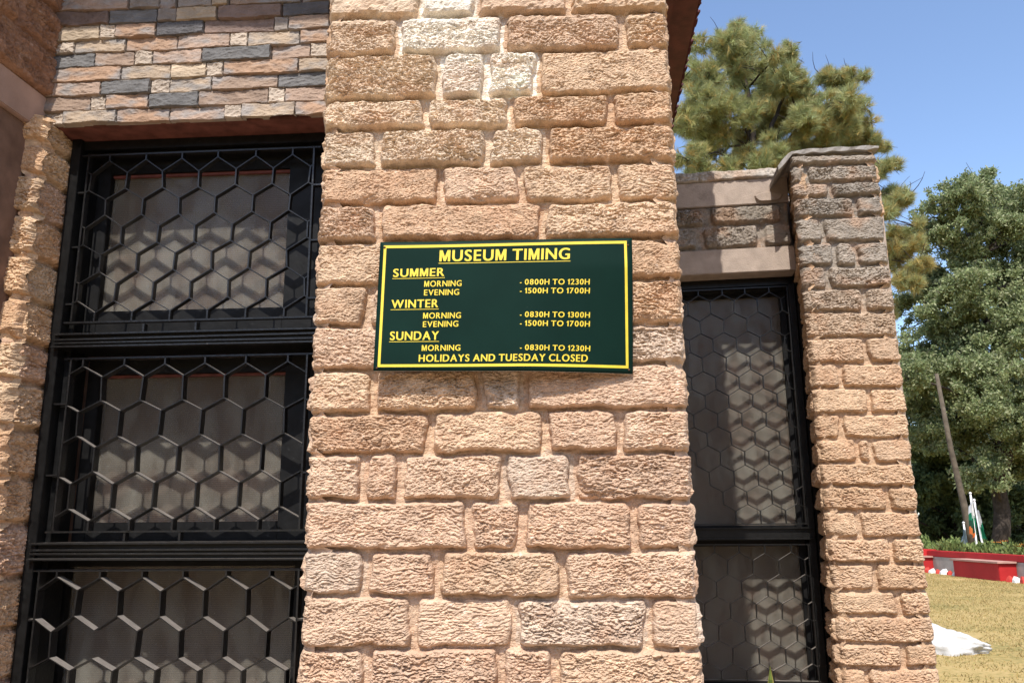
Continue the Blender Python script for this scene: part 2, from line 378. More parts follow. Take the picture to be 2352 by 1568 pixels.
# ------------------------------------------------------------------ ground and lawn
def lawn_material():
    m, t, b = material('dry lawn', .95, spec=.1)
    tc = nd(t, 'ShaderNodeTexCoord')
    n1 = nd(t, 'ShaderNodeTexNoise'); n1.inputs['Scale'].default_value = .5; n1.inputs['Detail'].default_value = 8; n1.inputs['Roughness'].default_value = .65
    n2 = nd(t, 'ShaderNodeTexNoise'); n2.inputs['Scale'].default_value = 14; n2.inputs['Detail'].default_value = 6
    t.links.new(tc.outputs['Object'], n1.inputs[0]); t.links.new(tc.outputs['Object'], n2.inputs[0])
    ad = nd(t, 'ShaderNodeMath', operation='ADD'); t.links.new(n1.outputs[0], ad.inputs[0]); t.links.new(n2.outputs[0], ad.inputs[1])
    cr = nd(t, 'ShaderNodeValToRGB'); e = cr.color_ramp.elements
    e[0].position = .36; e[0].color = (.16, .15, .05, 1); e[1].position = .68; e[1].color = (.46, .33, .15, 1)
    x = e.new(.5); x.color = (.36, .26, .10, 1)
    hf = nd(t, 'ShaderNodeMath', operation='MULTIPLY'); hf.inputs[1].default_value = .5; t.links.new(ad.outputs[0], hf.inputs[0])
    t.links.new(hf.outputs[0], cr.inputs[0]); t.links.new(cr.outputs[0], b.inputs['Base Color'])
    bp = nd(t, 'ShaderNodeBump'); bp.inputs['Distance'].default_value = .006; t.links.new(n2.outputs[0], bp.inputs['Height']); t.links.new(bp.outputs[0], b.inputs['Normal'])
    return m
g = MB(); g.add([(-900, -900, 0), (900, -900, 0), (900, 900, 0), (-900, 900, 0)], [(0, 1, 2, 3)])
tag(g.build('ground', lawn_material()), kind='structure')
g = MB(); g.add([(-6, -4, .004), (3.4, -4, .004), (3.4, 4.6, .004), (-6, 4.6, .004)], [(0, 1, 2, 3)])
tag(g.build('paving', M['paving']), kind='structure')

hx, hy = np.meshgrid(np.linspace(-220, 220, 111), np.linspace(-150, -34, 30))  # unseen slope added behind the viewer, giving the windows something dark to reflect
hz = np.clip((-34 - hy) / 45, 0, 1) ** .7 * (19 + 9 * fbm(hx / 60, hy / 60, 2.0, 3)) + fbm(hx / 7, hy / 7, 5.0, 3) * np.clip((-36 - hy) / 12, 0, 1) * 2.2 - .02
hid = np.arange(hx.size).reshape(hx.shape)
hf = np.stack([hid[:-1, :-1], hid[:-1, 1:], hid[1:, 1:], hid[1:, :-1]], -1).reshape(-1, 4)
M['added_hill'] = tint_material('scrub hillside', .95, attr=False, col=(.085, .065, .038), bump=.4, bscale=.6, var=.4, vscale=.12, spec=.05)
tag(link('added_hillside', np_mesh(np.stack([hx, hy, hz], -1).reshape(-1, 3), hf), M['added_hill']), kind='structure')

def blades(n, region, h0, h1, wd, cols, z=0):
    x0, x1, y0, y1 = region
    c = np.stack([RNG.uniform(x0, x1, n), RNG.uniform(y0, y1, n), np.full(n, z)], 1)
    keep = fbm(c[:, 0] * 1.3, c[:, 1] * 1.3, 4.0, 3) > -.45
    c = c[keep]; n = len(c)
    h = RNG.uniform(h0, h1, n)[:, None]; th = RNG.uniform(0, 2 * math.pi, n)
    t = np.stack([np.cos(th), np.sin(th), 0 * th], 1) * wd / 2
    lean = RNG.normal(0, .6, (n, 3)); lean[:, 2] = 1; tip = c + lean * h
    V = np.stack([c - t, c + t, tip], 1).reshape(-1, 3)
    k = RNG.integers(0, len(cols), n); C = np.repeat(np.array(cols)[k] * RNG.uniform(.7, 1.25, (n, 1)), 3, 0)
    return np_mesh(V, np.arange(3 * n).reshape(-1, 3), C, False)
gm = blades(110000, (4.2, 15.5, 7, 29), .010, .036, .014, [(.42, .30, .12), (.36, .25, .09), (.48, .37, .17), (.34, .26, .09), (.30, .26, .09)])
tag(link('dry_grass', gm, M['grass']), 'short straw coloured dry grass covering the lawn', 'grass', kind='stuff')

# ------------------------------------------------------------------ museum building
PIL = Frame(0, 2.5, 1.2); LEFT = Frame(-.45, 2.70, 3.8); RW = Frame(1.2, 4.46, 8.5); RC = Frame(1.6, 4.17, 7.5)
bld = empty('museum_building', (0, 3.5, 0))
tag(bld, 'rough tan stone museum building with barred black windows beside a wide pillar', 'building')

# --- central pillar
MORT = (.50, .47, .43)
px_b = [(49, 31), (135, 114), (240, 215), (305, 291), (391, 375), (475, 463), (560, 549), (660, 640), (753, 745), (854, 836), (950, 938),
        (1045, 1037), (1148, 1149), (1263, 1260), (1364, 1375), (1484, 1488), (1605, 1612)]
zx = lambda x: 679.9 + x * .3906
px_j = [[603, 1230, 1925], [848, 1120, 1425], [768, 1262, 1858], [485, 1125, 1470], [855, 1318, 1872], [492, 1460], [780, 1400, 1700],
        [435, 1100, 1750], [650, 1250, 1800], [462, 1080, 1340], [790, 1458, 1898], [405, 615, 1230, 1635], [1022, 1328, 1985],
        [418, 840, 1565], [695, 1292, 2070], [420, 1210, 1525]]
xl = lambda y: 757 - .0459 * y
xr = lambda y: 1529 + .0542 * y
def line_fn(F, a, b):
    (ua, va), (ub, vb) = F.at(*a), F.at(*b)
    return lambda v: ua + (ub - ua) * (v - va) / (vb - va)
pul = line_fn(PIL, (xl(0), 0), (xl(1568), 1568)); pur = line_fn(PIL, (xr(0), 0), (xr(1568), 1568))
bounds = [(PIL.at(xl(a), a)[1], PIL.at(xr(b), b)[1]) for a, b in px_b]
joints = [[PIL.at(zx(x), (px_b[i][0] + px_b[i + 1][0]) / 2)[0] for x in js] for i, js in enumerate(px_j)]
top_j = [PIL.at(zx(x), 20)[0] for x in (750, 1075, 1610)]
bounds.insert(0, (PIL.at(750, -45)[1], PIL.at(1530, -62)[1])); joints.insert(0, top_j)
bounds, joints = extend(bounds, joints, pul, pur, 4.5, .02, .14, 4)
rnd = random.Random(5)
def pillar_colour(i, j, u, v):
    warm = [(.53, .365, .235), (.50, .335, .21), (.56, .40, .265), (.48, .32, .205), (.55, .39, .27)]
    pink = [(.545, .38, .262), (.52, .355, .24), (.57, .405, .28), (.55, .385, .255)]
    cream = [(.60, .455, .32), (.62, .485, .35), (.58, .43, .30)]
    f = min(1, max(0, (v - 1.5) / 1.3))
    c = rnd.choice(warm) if rnd.random() < f else rnd.choice(pink)
    if (v > 2.72 and u < 0.02) or (v > 2.66 and u < -.3) : c = rnd.choice(cream)
    if v > 2.95 and -.22 < u < .05: c = (.76, .69, .58)
    if rnd.random() < .12: c = (.56, .43, .32)
    k = rnd.uniform(.93, 1.10); return (c[0] * k, c[1] * k * 1.0, c[2] * k * 1.0)
st = rows_to_stones(bounds, joints, pul, pur, pillar_colour, .0055, .0125)
parts = [relief(PIL, st, pul, pur, 1.0, 3.2, .0026, 1, mortar=MORT, P=.0245), relief(PIL, st, pul, pur, 0, 1.0, .008, 1, mortar=MORT, P=.0245), relief(PIL, st, pul, pur, 3.2, 4.49, .008, 1, mortar=MORT, P=.0245)]
# the two flanks of the pillar
def side_frame(F, u, right, psi_extra=0):
    p = F.w(u - (.02 if right else -.02), 0); S = Frame(p.x, p.y, 0)
    a = F.n.copy() * -1
    if psi_extra: a = (Matrix.Rotation(R(-psi_extra), 3, 'Z') @ a)
    S.o = p; S.u = a; S.n = a.cross(Vector((0, 0, 1))) * (1 if right else -1)
    return S
for right, dep in ((False, .42), (True, 2.0)):
    ue = (pur if right else pul)(2.2); S = side_frame(PIL, ue, right)
    bs = [((b[1] if right else b[0]),) * 2 for b in bounds]
    jo = [[.04 + x + rnd.uniform(-.05, .05) for x in np.arange(.24, dep - .1, .33)] for _ in joints]
    if right:
        s2 = rows_to_stones(bs, jo, lambda v: 0, lambda v: dep, pillar_colour)
        v_, f_, c_ = relief(S, s2, lambda v: -.018, lambda v: dep, 0, 4.49, .010, 5, mortar=MORT, P=.018, flare=.03, sag=(True, False))
    else:
        s2 = rows_to_stones(bs, jo, lambda v: 0, lambda v: dep, pillar_colour)
        v_, f_, c_ = relief(S, s2, lambda v: -.018, lambda v: dep, 0, 4.49, .010, 6, mortar=MORT, P=.018, flare=.03, sag=(True, False))
    parts.append((v_, f_, c_))
V, Fa, C = join(parts)
link('stone_pillar', np_mesh(V, Fa, C, False), M['stone'], bld)

# --- ledge stone cladding over the left window
zl = lambda x, y: LEFT.at(.3516 * x, .3516 * y)
TC = {'o': (.335, .215, .14), 'b': (.26, .185, .135), 'c': (.36, .275, .195), 's': (.39, .32, .25), 'g': (.125, .12, .115), 'k': (.085, .080, .080),
      'p': (.33, .235, .175), 'd': (.165, .115, .092), 't': (.34, .265, .185), 'm': (.22, .185, .155)}
led_b = [(10, -70), (100, 22), (190, 112), (285, 205), (370, 295), (462, 388), (555, 480), (648, 575), (745, 670), (830, 765)]
led = [[(400, 850, 'p'), (860, 1055, 'm'), (1055, 1160, 'b'), (1170, 1395, 'm'), (1395, 1500, 't'), (1510, 1970, 'b'), (1980, 2160, 'm')],
       [(380, 725, 'd'), (730, 1040, 'g'), (1045, 1165, 'm'), (1165, 1425, 't'), (1435, 1845, 'd'), (1855, 2160, 'k')],
       [(370, 665, 't'), (670, 768, 's'), (770, 1030, 'o'), (1035, 1340, 'k'), (1345, 1795, 'd'), (1800, 1890, 'm'), (1895, 2160, 'b')],
       [(340, 380, 'm'), (382, 497, 's'), (500, 830, 'c'), (836, 1167, 'o'), (1170, 1512, 'p'), (1515, 1624, 's'), (1628, 1965, 'c'), (1970, 2160, 'o')],
       [(330, 632, 'g'), (635, 887, 'b'), (890, 1006, 's'), (1010, 1330, 'p'), (1333, 1777, 'g'), (1780, 2036, 'p'), (2040, 2160, 's')],
       [(320, 802, 'o'), (805, 1122, 'c'), (1125, 1357, 't'), (1360, 1468, 's'), (1472, 1957, 'o'), (1960, 2160, 'c')],
       [(300, 675, 'p'), (678, 995, 'g'), (998, 1116, 's'), (1119, 1393, 'c'), (1396, 1822, 'b'), (1825, 2160, 'g')],
       [(290, 605, 'b'), (608, 706, 's'), (709, 982, 'o'), (985, 1307, 'g'), (1310, 1762, 'b'), (1765, 1867, 's'), (1870, 2160, 'p')],
       [(280, 310, 'm'), (312, 428, 's'), (431, 774, 'c'), (777, 1117, 'o'), (1120, 1477, 'p'), (1480, 1588, 's'), (1591, 1937, 'c'), (1940, 2160, 'o')]]
def cladding():
    tiles = []
    for i, row in enumerate(led):
        for x0, x1, c in row:
            yt = lambda x, k=i: led_b[k][0] + (led_b[k][1] - led_b[k][0]) * (x - 400) / 1740
            yb = lambda x, k=i: led_b[k + 1][0] + (led_b[k + 1][1] - led_b[k + 1][0]) * (x - 400) / 1740
            tiles.append(([zl(x0, yb(x0)), zl(x1, yb(x1)), zl(x1, yt(x1)), zl(x0, yt(x0))], TC[c], c == 's'))
    top = max(q[3][1] for q, _, _ in tiles); h = .043; rr = random.Random(2); v = top
    uA, uB = zl(330, 400)[0], zl(2160, 300)[0]
    while v < 4.5:                                  # more courses above the picture
        u = uA
        while u < uB:
            L = rr.choice((.05, .14, .18, .22)); tiles.append(([(u, v), (u + L, v), (u + L, v + h), (u, v + h)], TC[rr.choice('obcgpdtm')], L < .06)); u += L
        v += h
    vb = min(q[0][1] for q, _, _ in tiles)
    res = .0026; ua, ub = uA - .01, uB + .14
    U, Vv = np.meshgrid(np.arange(ua, ub, res), np.concatenate([np.arange(vb + .0005, 3.62, res), np.arange(3.62, 4.49, .01)]))
    wav = .0058 * noise(U * 8, Vv * 23, 3.0) + .002 * noise(U * 24, Vv * 40, 8.0)
    Vw = Vv + wav
    H = np.full(U.shape, -.006); CC = np.ones(U.shape + (3,)) * np.array((.30, .25, .2))
    rs = np.random.default_rng(9)
    for n, (q, c, small) in enumerate(tiles):
        q = np.array(q); lo = q.min(0) - .012; hi = q.max(0) + .012
        sel = (U > lo[0]) & (U < hi[0]) & (Vw > lo[1]) & (Vw < hi[1])
        if not sel.any(): continue
        pu, pv = U[sel], Vw[sel]; ds = []
        for j in range(4):
            p, r_ = q[j], q[(j + 1) % 4]; e = r_ - p; L = math.hypot(*e); ds.append((e[0] * (pv - p[1]) - e[1] * (pu - p[0])) / L)
        ds = np.array(ds); d = ds.min(0); ok = d > .0002
        t = np.clip(ds[0] / (ds[0] + ds[2]), 0, 1); s_ = np.clip(ds[3] / (ds[3] + ds[1]), 0, 1)
        base = rs.uniform(.004, .016); a1, a2 = rs.uniform(-.006, .006, 2)
        hh = base + .007 * (1 - t) + a1 * (s_ - .5) + a2 * np.sin(s_ * math.pi * rs.uniform(1, 2.2) + rs.uniform(0, 6)) * .8
        hh += (.0034 if small else .0024) * ridge(pu * (30 if small else 16), pv * (42 if small else 34), n * 2.7, 3) + .001 * fbm(pu * 90, pv * 90, n * 1.3, 3)
        hh *= np.clip(np.minimum(ds[0], ds[2]) / .0022, 0, 1) ** .5 * (.45 + .55 * np.clip(np.minimum(ds[1], ds[3]) / .0016, 0, 1))
        H[sel] = np.where(ok, hh, H[sel])
        edge = np.clip(np.minimum(ds[1], ds[3]) / .05, 0, 1); mixn = np.clip(fbm(pu * 9, pv * 20, n * 4.1, 3) * 1.2 + .30 - edge * .40, 0, .75)[:, None]
        other = np.array(TC['g']) * 1.9 if c in (TC['o'], TC['p'], TC['b'], TC['c']) else np.array(c) * 1.35
        cc = np.array(c) * (1 - mixn) + other * mixn
        CC[sel] = np.where(ok[:, None], cc * rs.uniform(.92, 1.08), CC[sel])
    o = np.array(LEFT.o); pts = o + U[..., None] * np.array(LEFT.u) + Vv[..., None] * np.array((0, 0, 1.)) + H[..., None] * np.array(LEFT.n)
    a, b = U.shape; idx = np.arange(a * b).reshape(a, b)
    f = np.stack([idx[:-1, :-1], idx[:-1, 1:], idx[1:, 1:], idx[1:, :-1]], -1).reshape(-1, 4)
    return np_mesh(pts.reshape(-1, 3), f, CC.reshape(-1, 3), False), ua, ub, vb
cm, clu0, clu1, clv = cladding()
tag(link('wall_cladding', cm, M['ledge'], bld), 'split ledge stone panels in orange, cream and grey over the left window')
sof = MB(); sof.fbox(LEFT, clu0, clu1, clv, 4.49, -.30, -.004); sof.build('lintel', M['soffit'], bld)

# --- left column beside the left window, front and reveal
wu0 = lambda v: line_fn(LEFT, (166, 323), (20, 1568))(v)
def at_off(F, px, py, off): return F.at(px, py, off)
(ua, va), (ub_, vb_) = LEFT.at(166, 323, -.09), LEFT.at(20, 1568, -.09)
win_l = (ua + ub_) / 2
colr = lambda v: ua + (ub_ - ua) * (v - va) / (vb_ - va)
lc_y = [285, 346, 418, 506, 598, 692, 787, 878, 982, 1098, 1203, 1326, 1450, 1570]
lb = [(LEFT.at(60, y)[1],) * 2 for y in lc_y]; lj = [[colr(2.3) - .33 + .12 * ((i % 2) * 2 - 1)] for i in range(len(lc_y) - 1)]
lul = lambda v: colr(v) - .75
def left_colour(i, j, u, v): k = rnd.uniform(.9, 1.08); return tuple(x * k for x in rnd.choice([(.60, .40, .24), (.55, .35, .205), (.57, .38, .26), (.62, .44, .28)]))
lb, lj = extend(lb, lj, lul, colr, 0, .02, .15, 2)
ls = rows_to_stones(lb, lj, lul, colr, left_colour, .0085, .012)
LC = Frame(0, 0, 0); LC.o = LEFT.o + LEFT.n * .05; LC.u, LC.n = LEFT.u, LEFT.n
p1 = relief(LC, ls, lul, colr, 0, lb[0][0], .0042, 21, mortar=(.45, .345, .26), P=.024, flare=.03, sag=(False, True))
Srev = side_frame(LC, colr(2.2), True)
rs_ = [([(.0, b[0] + .009), (.30, b[0] + .009), (.30, a[0] - .009), (.0, a[0] - .009)], left_colour(0, 0, 0, 0)) for a, b in zip(lb[:-1], lb[1:])]
p2 = relief(Srev, rs_, lambda v: -.018, lambda v: .30, 0, lb[0][0], .0045, 22, mortar=(.40, .27, .19), P=.012, flare=.03, rough=1.1, sag=(True, False))
V, Fa, C = join([p1, p2]); link('side_column', np_mesh(V, Fa, C, False), M['stone'], bld)

# --- projecting mass at far left: smooth beam, rough stone above, plaster below
bu, bv_top = LEFT.at(113, 229); _, bv_bot = LEFT.at(98, 306)
WF = 6.2
Wg = Frame(0, 0, 0); Wg.o = LEFT.w(bu, 0); a = Vector((-math.sin(R(WF)), -math.cos(R(WF)), 0)); Wg.u = a; Wg.n = Vector((math.cos(R(WF)), -math.sin(R(WF)), 0))
PROJ = .40
bm_ = MB(); bm_.fbox(Wg, -.05, PROJ, bv_bot, bv_top, -.6, .0); bm_.build('beam', M['beam'], bld, bevel=.004)
wl = MB(); wl.fbox(Wg, -.05, PROJ - .01, 0, bv_bot - .002, -.6, -.02); wl.build('plaster_wall', M['plaster'], bld)
ws = []
v = bv_top; kk = 0
while v < 4.4:
    h = .17
    for q0, q1 in (((-.05, .2), (.22, .5)) if kk % 2 else ((-.05, .33), (.35, .6))):
        ws.append(([(q0, v + .006), (q1, v + .006), (q1, v + h - .006), (q0, v + h - .006)], (.30, .165, .105)))
    v += h; kk += 1
wr = relief(Wg, ws, lambda v: -.02, lambda v: PROJ, bv_top + .002, 4.4, .006, 31, mortar=(.26, .15, .10), P=.012, flare=0, rough=1.5, back=.3)
link('upper_wall', np_mesh(*wr), M['stone'], bld)
# lichened stone strip in the corner above
cu0, _ = LEFT.at(52, 10); cu1, _ = LEFT.at(138, 10); cv0 = LEFT.at(120, 62)[1]
cs = [([(cu0, cv0), (cu1, cv0), (cu1, 4.4), (cu0 - .1, 4.4)], (.36, .31, .23))]
cr_ = relief(LEFT, cs, lambda v: cu0 + (cu1 - cu0) * max(0, .9 - (v - cv0) / .16), lambda v: cu1, cv0, 4.4, .006, 33, P=.03, flare=0, rough=1.6, back=.05)
link('corner_stone', np_mesh(*cr_), M['stone'], bld)

# --- left window: black frame, three barred lights
def hex_grille(F, name, parent, u0, u1, zz, ustart, pitch, vtop, vbot, n0, n1, t=.0034, inset=.016, first_peak=True, skip=()):
    """zz: list of (peak v, trough v) per zigzag, from the top; peaks of zigzag 0 at ustart + k*pitch"""
    m = MB(); jit = random.Random(hash(name) % 97 + int(u0 * 50))
    ph = 0.0; prev = None
    for k, (vp, vt) in enumerate(zz):
        peaks = np.arange(ustart + ph * pitch - 6 * pitch, u1 + pitch, pitch)
        pts = []
        for p in peaks:
            pts += [(p, vp), (p + pitch / 2, vt)]
        pts = [(a + jit.uniform(-.0028, .0028), b + jit.uniform(-.0026, .0026)) for a, b in pts]
        for a, b in zip(pts[:-1], pts[1:]):
            if b[0] <= u0 or a[0] >= u1: continue
            A, B = a, b
            if A[0] < u0: f = (u0 - A[0]) / (B[0] - A[0]); A = (u0, A[1] + (B[1] - A[1]) * f)
            if B[0] > u1: f = (u1 - A[0]) / (B[0] - A[0]); B = (u1, A[1] + (B[1] - A[1]) * f)
            m.strip(F, A, B, t, n0, n1)
        tro = [(a, b) for a, b in pts[1::2] if u0 < a < u1]; pk = [(a, b) for a, b in pts[0::2] if u0 < a < u1]
        if k == 0 and vtop is not None:
            for a, b in pk: m.strip(F, (a, b), (a, vtop), t * 1.7, n0, n1)
        if prev:
            for i, (a, b) in enumerate(prev):
                c = min(pk, key=lambda q: abs(q[0] - a), default=None)
                if c and abs(c[0] - a) < pitch * .3 and (k, i) not in skip: m.strip(F, (a, b), c, t * 1.5, n0, n1)
        if k == len(zz) - 1 and vbot is not None:
            for a, b in tro: m.strip(F, (a, b), (a, vbot), t * 1.7, n0, n1)
        prev = tro; ph += .5
    # weld blobs are too small to see; border flats
    m.strip(F, (u0, vtop or zz[0][0]), (u0, vbot or zz[-1][1]), .006, n0, n1); m.strip(F, (u1, vtop or zz[0][0]), (u1, vbot or zz[-1][1]), .006, n0, n1)
    if vtop: m.strip(F, (u0 - inset * 1.6, vtop), (u1 + inset * 1.6, vtop), .006, n0, n1)
    if vbot: m.strip(F, (u0 - inset * 1.6, vbot), (u1 + inset * 1.6, vbot), .006, n0, n1)
    n = max(1, int(len(zz) / 2))
    for i in range(n):                                # lugs to the frame
        v = zz[min(2 * i + 1, len(zz) - 1)][0] - .01
        for s, uu in ((-1, u0), (1, u1)): m.strip(F, (uu, v), (uu + s * .045, v), .006, n0, n1)
    return m.build('grille', M['bars'], parent)
G0 = -.112
lw = MB(); RIBS = []
WL, WT = colr(2.2) + .002, LEFT.at(166, 323, -.10)[1]
WR = LEFT.at(744, 304, -.13)[0] + .25
WB = .55
lw.fbox(LEFT, WL, WL + .036, WB, WT - .001, -.24, -.09); lw.fbox(LEFT, WL + .036, WL + .056, WB, WT - .03, -.24, -.135)
lw.fbox(LEFT, WL + .036, WR, WT - .036, WT - .001, -.24, -.112); lw.fbox(LEFT, WL + .056, WR, WT - .056, WT - .036, -.24, -.14)
LY = lambda y, x=430: LEFT.at(x, y, G0)[1]
for (t, b, k) in ((763, 797, 0), (1243, 1284, 0), (1720, 1760, 0)):  # transoms: a deep rail with raised ribs
    vt, vb2 = LY(t), LY(b)
    lw.fbox(LEFT, WL + .036, WR, vb2, vt, -.24, -.10)
    ribs = MB(); RIBS.append(ribs)
    for vv, n_ in ((vt - .004, -.078), ((vt + vb2) / 2 + .004, -.084), ((vt + vb2) / 2 - .008, -.084), (vb2 + .003, -.070)):
        ribs.fbox(LEFT, WL + .02, WR, vv - .003, vv + .003, -.0995, n_, sl=random.uniform(-.004, .004))
    for uu in (.33, .52): ribs.fbox(LEFT, WL + uu, WL + uu + .007, vt + .003, vt + .034, -.125, -.10)
lwin = lw.build('window', M['black'], bld, bevel=.0015)
for r_ in RIBS: r_.build('rail', M['bars'], lwin)
tag(lwin, 'tall black framed window with honeycomb bars left of the pillar')
LU = lambda x, y: LEFT.at(x, y, G0)[0]
def casing(F, parent, u0, u1, v0, v1, pu0, pu1, pv0, pv1, n0, n1, glass_n, edge=True):
    m = MB()
    m.fbox(F, u0, pu0, v0, v1, n0, n1); m.fbox(F, pu1, u1, v0, v1, n0, n1)
    m.fbox(F, pu0, pu1, pv1, v1, n0, n1 - .001); m.fbox(F, pu0, pu1, v0, pv0, n0, n1 - .001)
    m.build('casement', M['casing'], parent, bevel=.002)
    g = MB(); g.fbox(F, pu0 + .001, pu1 - .001, pv0 + .001, pv1 - .001, glass_n - .006, glass_n); g.build('pane', M['pane'], parent)
    g = MB(); g.fbox(F, pu0 - .02, pu1 + .02, pv0 - .02, pv1 + .02, glass_n - .052, glass_n - .046); g.build('screen', M['screen'], parent)
    if edge:
        e = MB(); e.fbox(F, pu0 + .001, pu1 - .001, pv1 - .010, pv1 - .001, glass_n + .0005, glass_n + .014)
        e.build('glazing_bead', M['maroonwood'], parent)
def Lp(x, y, off): return LEFT.at(x, y, off)
# upper light
pn = -.215
zz = [(LY(366), LY(395)), (LY(431), LY(456)), (LY(491), LY(519)), (LY(556), LY(582)), (LY(621), LY(647)), (LY(687), LY(714))]
pit = (LU(.3516 * 1900, 450) - LU(.3516 * 705, 457)) / 5
hex_grille(LEFT, 'a', lwin, LU(193, 500), LU(716, 500), zz, LU(.3516 * 965, 366), pit, LY(352), LY(736), G0 - .012, G0 + .011)
a0, b0 = Lp(272, 407, pn); a1, b1 = Lp(655, 709, pn)
casing(LEFT, lwin, WL + .056, WR, LY(797) + .02, WT - .036, a0 - .012, a1, b1, b0, pn - .02, pn + .028, pn)
# middle light
pn = -.29
zz = [(LY(837), LY(865)), (LY(917), LY(944)), (LY(998), LY(1026)), (LY(1081), LY(1109)), (LY(1165), LY(1194))]
pit = (LU(.3516 * 1880, 832) - LU(.3516 * 555, 841)) / 5
hex_grille(LEFT, 'b', lwin, LU(150, 1000), LU(700, 1000), zz, LU(.3516 * 1085, 836), pit, LY(820), LY(1219), G0 - .017, G0 + .015, skip=())
a0, b0 = Lp(243, 864, pn); a1, b1 = Lp(645, 1196, pn)
casing(LEFT, lwin, WL + .056, WR, LY(1284) + .02, LY(797) - .002, a0, a1, b1, b0, pn - .02, pn + .035, pn)
# lower light
zz = [(LY(1323), LY(1355)), (LY(1414), LY(1448)), (LY(1509), LY(1538)), (LY(1600), LY(1632))]
pit = (LU(.3516 * 1770, 1320) - LU(.3516 * 665, 1325)) / 4
hex_grille(LEFT, 'c', lwin, LU(88, 1400), LU(686, 1400), zz, LU(.3516 * 940, 1322), pit, LY(1308), LY(1690), G0 - .019, G0 + .019, skip=((2, 1),))
a0, b0 = Lp(152, 1300, pn); a1, b1 = Lp(668, 1640, pn)
casing(LEFT, lwin, WL + .056, WR, WB, LY(1284) - .002, a0, a1, b1, b0, pn - .02, pn + .03, pn, edge=False)

# --- right wing: wall over window, lintel, window
zr = lambda x, y: (1506.8 + x * .41013, y * .41013)
RL = -1.0                                             # runs on behind the pillar
lint_t = RW.at(*zr(450, 1392))[1]; lint_b = RW.at(*zr(450, 1527))[1]; lint_r = RW.at(*zr(782, 1460))[0]
lm = MB(); lm.fbox(RW, RL, lint_r, lint_b, lint_t, -.32, 0); lm.build('lintel', M['concrete'], bld, bevel=.004)
fr0 = -.025
wall_r = RW.at(*zr(738, 1200), fr0)[0]; band_b = RW.at(*zr(420, 1154), fr0)[1]; band_t = RW.at(*zr(420, 1016), fr0)[1]; cop_t = RW.at(*zr(420, 958), fr0)[1]
bm2 = MB(); bm2.fbox(RW, RL, wall_r + .01, band_b, band_t, -.32, fr0 + .012); bd = bm2.build('concrete_band', M['concrete'], bld, bevel=.004)
# broken plaster lip on the band
pu, pv = RW.at(*zr(628, 1112), fr0)
lip = MB(); n = 14
ring = [(pu + .075 * math.cos(t) * (1 + .15 * math.sin(3 * t)), pv + .035 * max(-.55, math.sin(t))) for t in np.linspace(0, 2 * math.pi, n, endpoint=False)]
lip.add([RW.w(u, v, fr0 + .0125) for u, v in ring] + [RW.w(u * .9 + pu * .1, v * .9 + pv * .1 - .004, fr0 + .03) for u, v in ring], [tuple(range(n, 2 * n))] + [(i, (i + 1) % n, n + (i + 1) % n, n + i) for i in range(n)])
lip.build('broken_plaster', M['concrete'], bd)
ry = [1158, 1264, 1394]
rbv = [(RW.at(*zr(420, y), fr0)[1],) * 2 for y in ry]
rj = [[RW.at(*zr(x, 1210), fr0)[0] for x in (-450, -100, 285, 718)], [RW.at(*zr(x, 1330), fr0)[0] for x in (-380, -60, 245, 585)]]
RCOL = [(.27, .232, .19), (.24, .205, .165), (.29, .245, .20), (.26, .22, .178)]
def rw_colour(i, j, u, v): k = rnd.uniform(.9, 1.1); return tuple(x * k for x in rnd.choice(RCOL))
ss = rows_to_stones(rbv, rj, lambda v: RL, lambda v: wall_r, rw_colour, .009, .022)
RWs = Frame(0, 0, 0); RWs.o = RW.o + RW.n * fr0; RWs.u, RWs.n = RW.u, RW.n
wallp = [relief(RWs, ss, lambda v: RL, lambda v: wall_r, rbv[2][0] - .004, rbv[0][0] + .002, .0045, 41, mortar=(.33, .275, .22), P=.024, flare=0, rough=1.5, back=.3)]
cps = [([(RL, band_t + .002), (wall_r + .02, band_t + .002), (wall_r + .02, cop_t), (RL, cop_t)], (.42, .37, .31))]
wallp.append(relief(RWs, cps, lambda v: RL, lambda v: wall_r + .02, band_t + .001, cop_t, .0055, 42, P=.02, flare=0, rough=1.6, back=.3))
V, Fa, C = join(wallp); link('parapet_wall', np_mesh(V, Fa, C), M['stone'], bld)

# right column
z7 = lambda x, y: (1506.8 + x * .41013, y * .41013)
z8 = lambda x, y: (1506.8 + x * .41013, 551.3 + y * .41013)
z9 = lambda x, y: (1506.8 + x * .3594, 1017.1 + y * .3594)
rows = [(z7, 868, 858, []), (z7, 930, 912, [842]), (z7, 1025, 1012, [975]), (z7, 1110, 1096, [1112]), (z7, 1226, 1206, [930]), (z7, 1364, 1350, [997, 1117]), (z7, 1500, 1484, None),
        (z8, 153, 140, [960]), (z8, 280, 266, [1162]), (z8, 405, 396, []), (z8, 550, 541, [1175]), (z8, 692, 690, [1030]), (z8, 828, 828, [1190]), (z8, 976, 971, [1038]),
        (z8, 1112, 1110, [1125, 1206]), (z8, 1246, 1246, []), (z9, 275, 275, [1482]), (z9, 434, 434, [1293]), (z9, 602, 602, [1500]), (z9, 766, 766, [1398]),
        (z9, 942, 942, [1550]), (z9, 1100, 1100, []), (z9, 1272, 1274, [1580]), (z9, 1426, 1426, [1350]), (z9, 1590, 1590, None)]
rows = [r for i, r in enumerate(rows) if i != 6]      # the two lists share this course line
cl = line_fn(RC, (1815, 381), (1928, 1529)); crr = line_fn(RC, (2012, 374), (2153, 1529))
cb, cj = [], []
for i, (z, yl, yr, js) in enumerate(rows):
    y0 = z(0, yl)[1]; y1 = z(0, yr)[1]
    cb.append((RC.at(1850, y0)[1], RC.at(2060, y1)[1]))
    if i < len(rows) - 1:
        yn = rows[i + 1][0](0, rows[i + 1][1])[1]
        cj.append([RC.at(z(x, 0)[0], (y0 + yn) / 2)[0] for x in (js or [])])
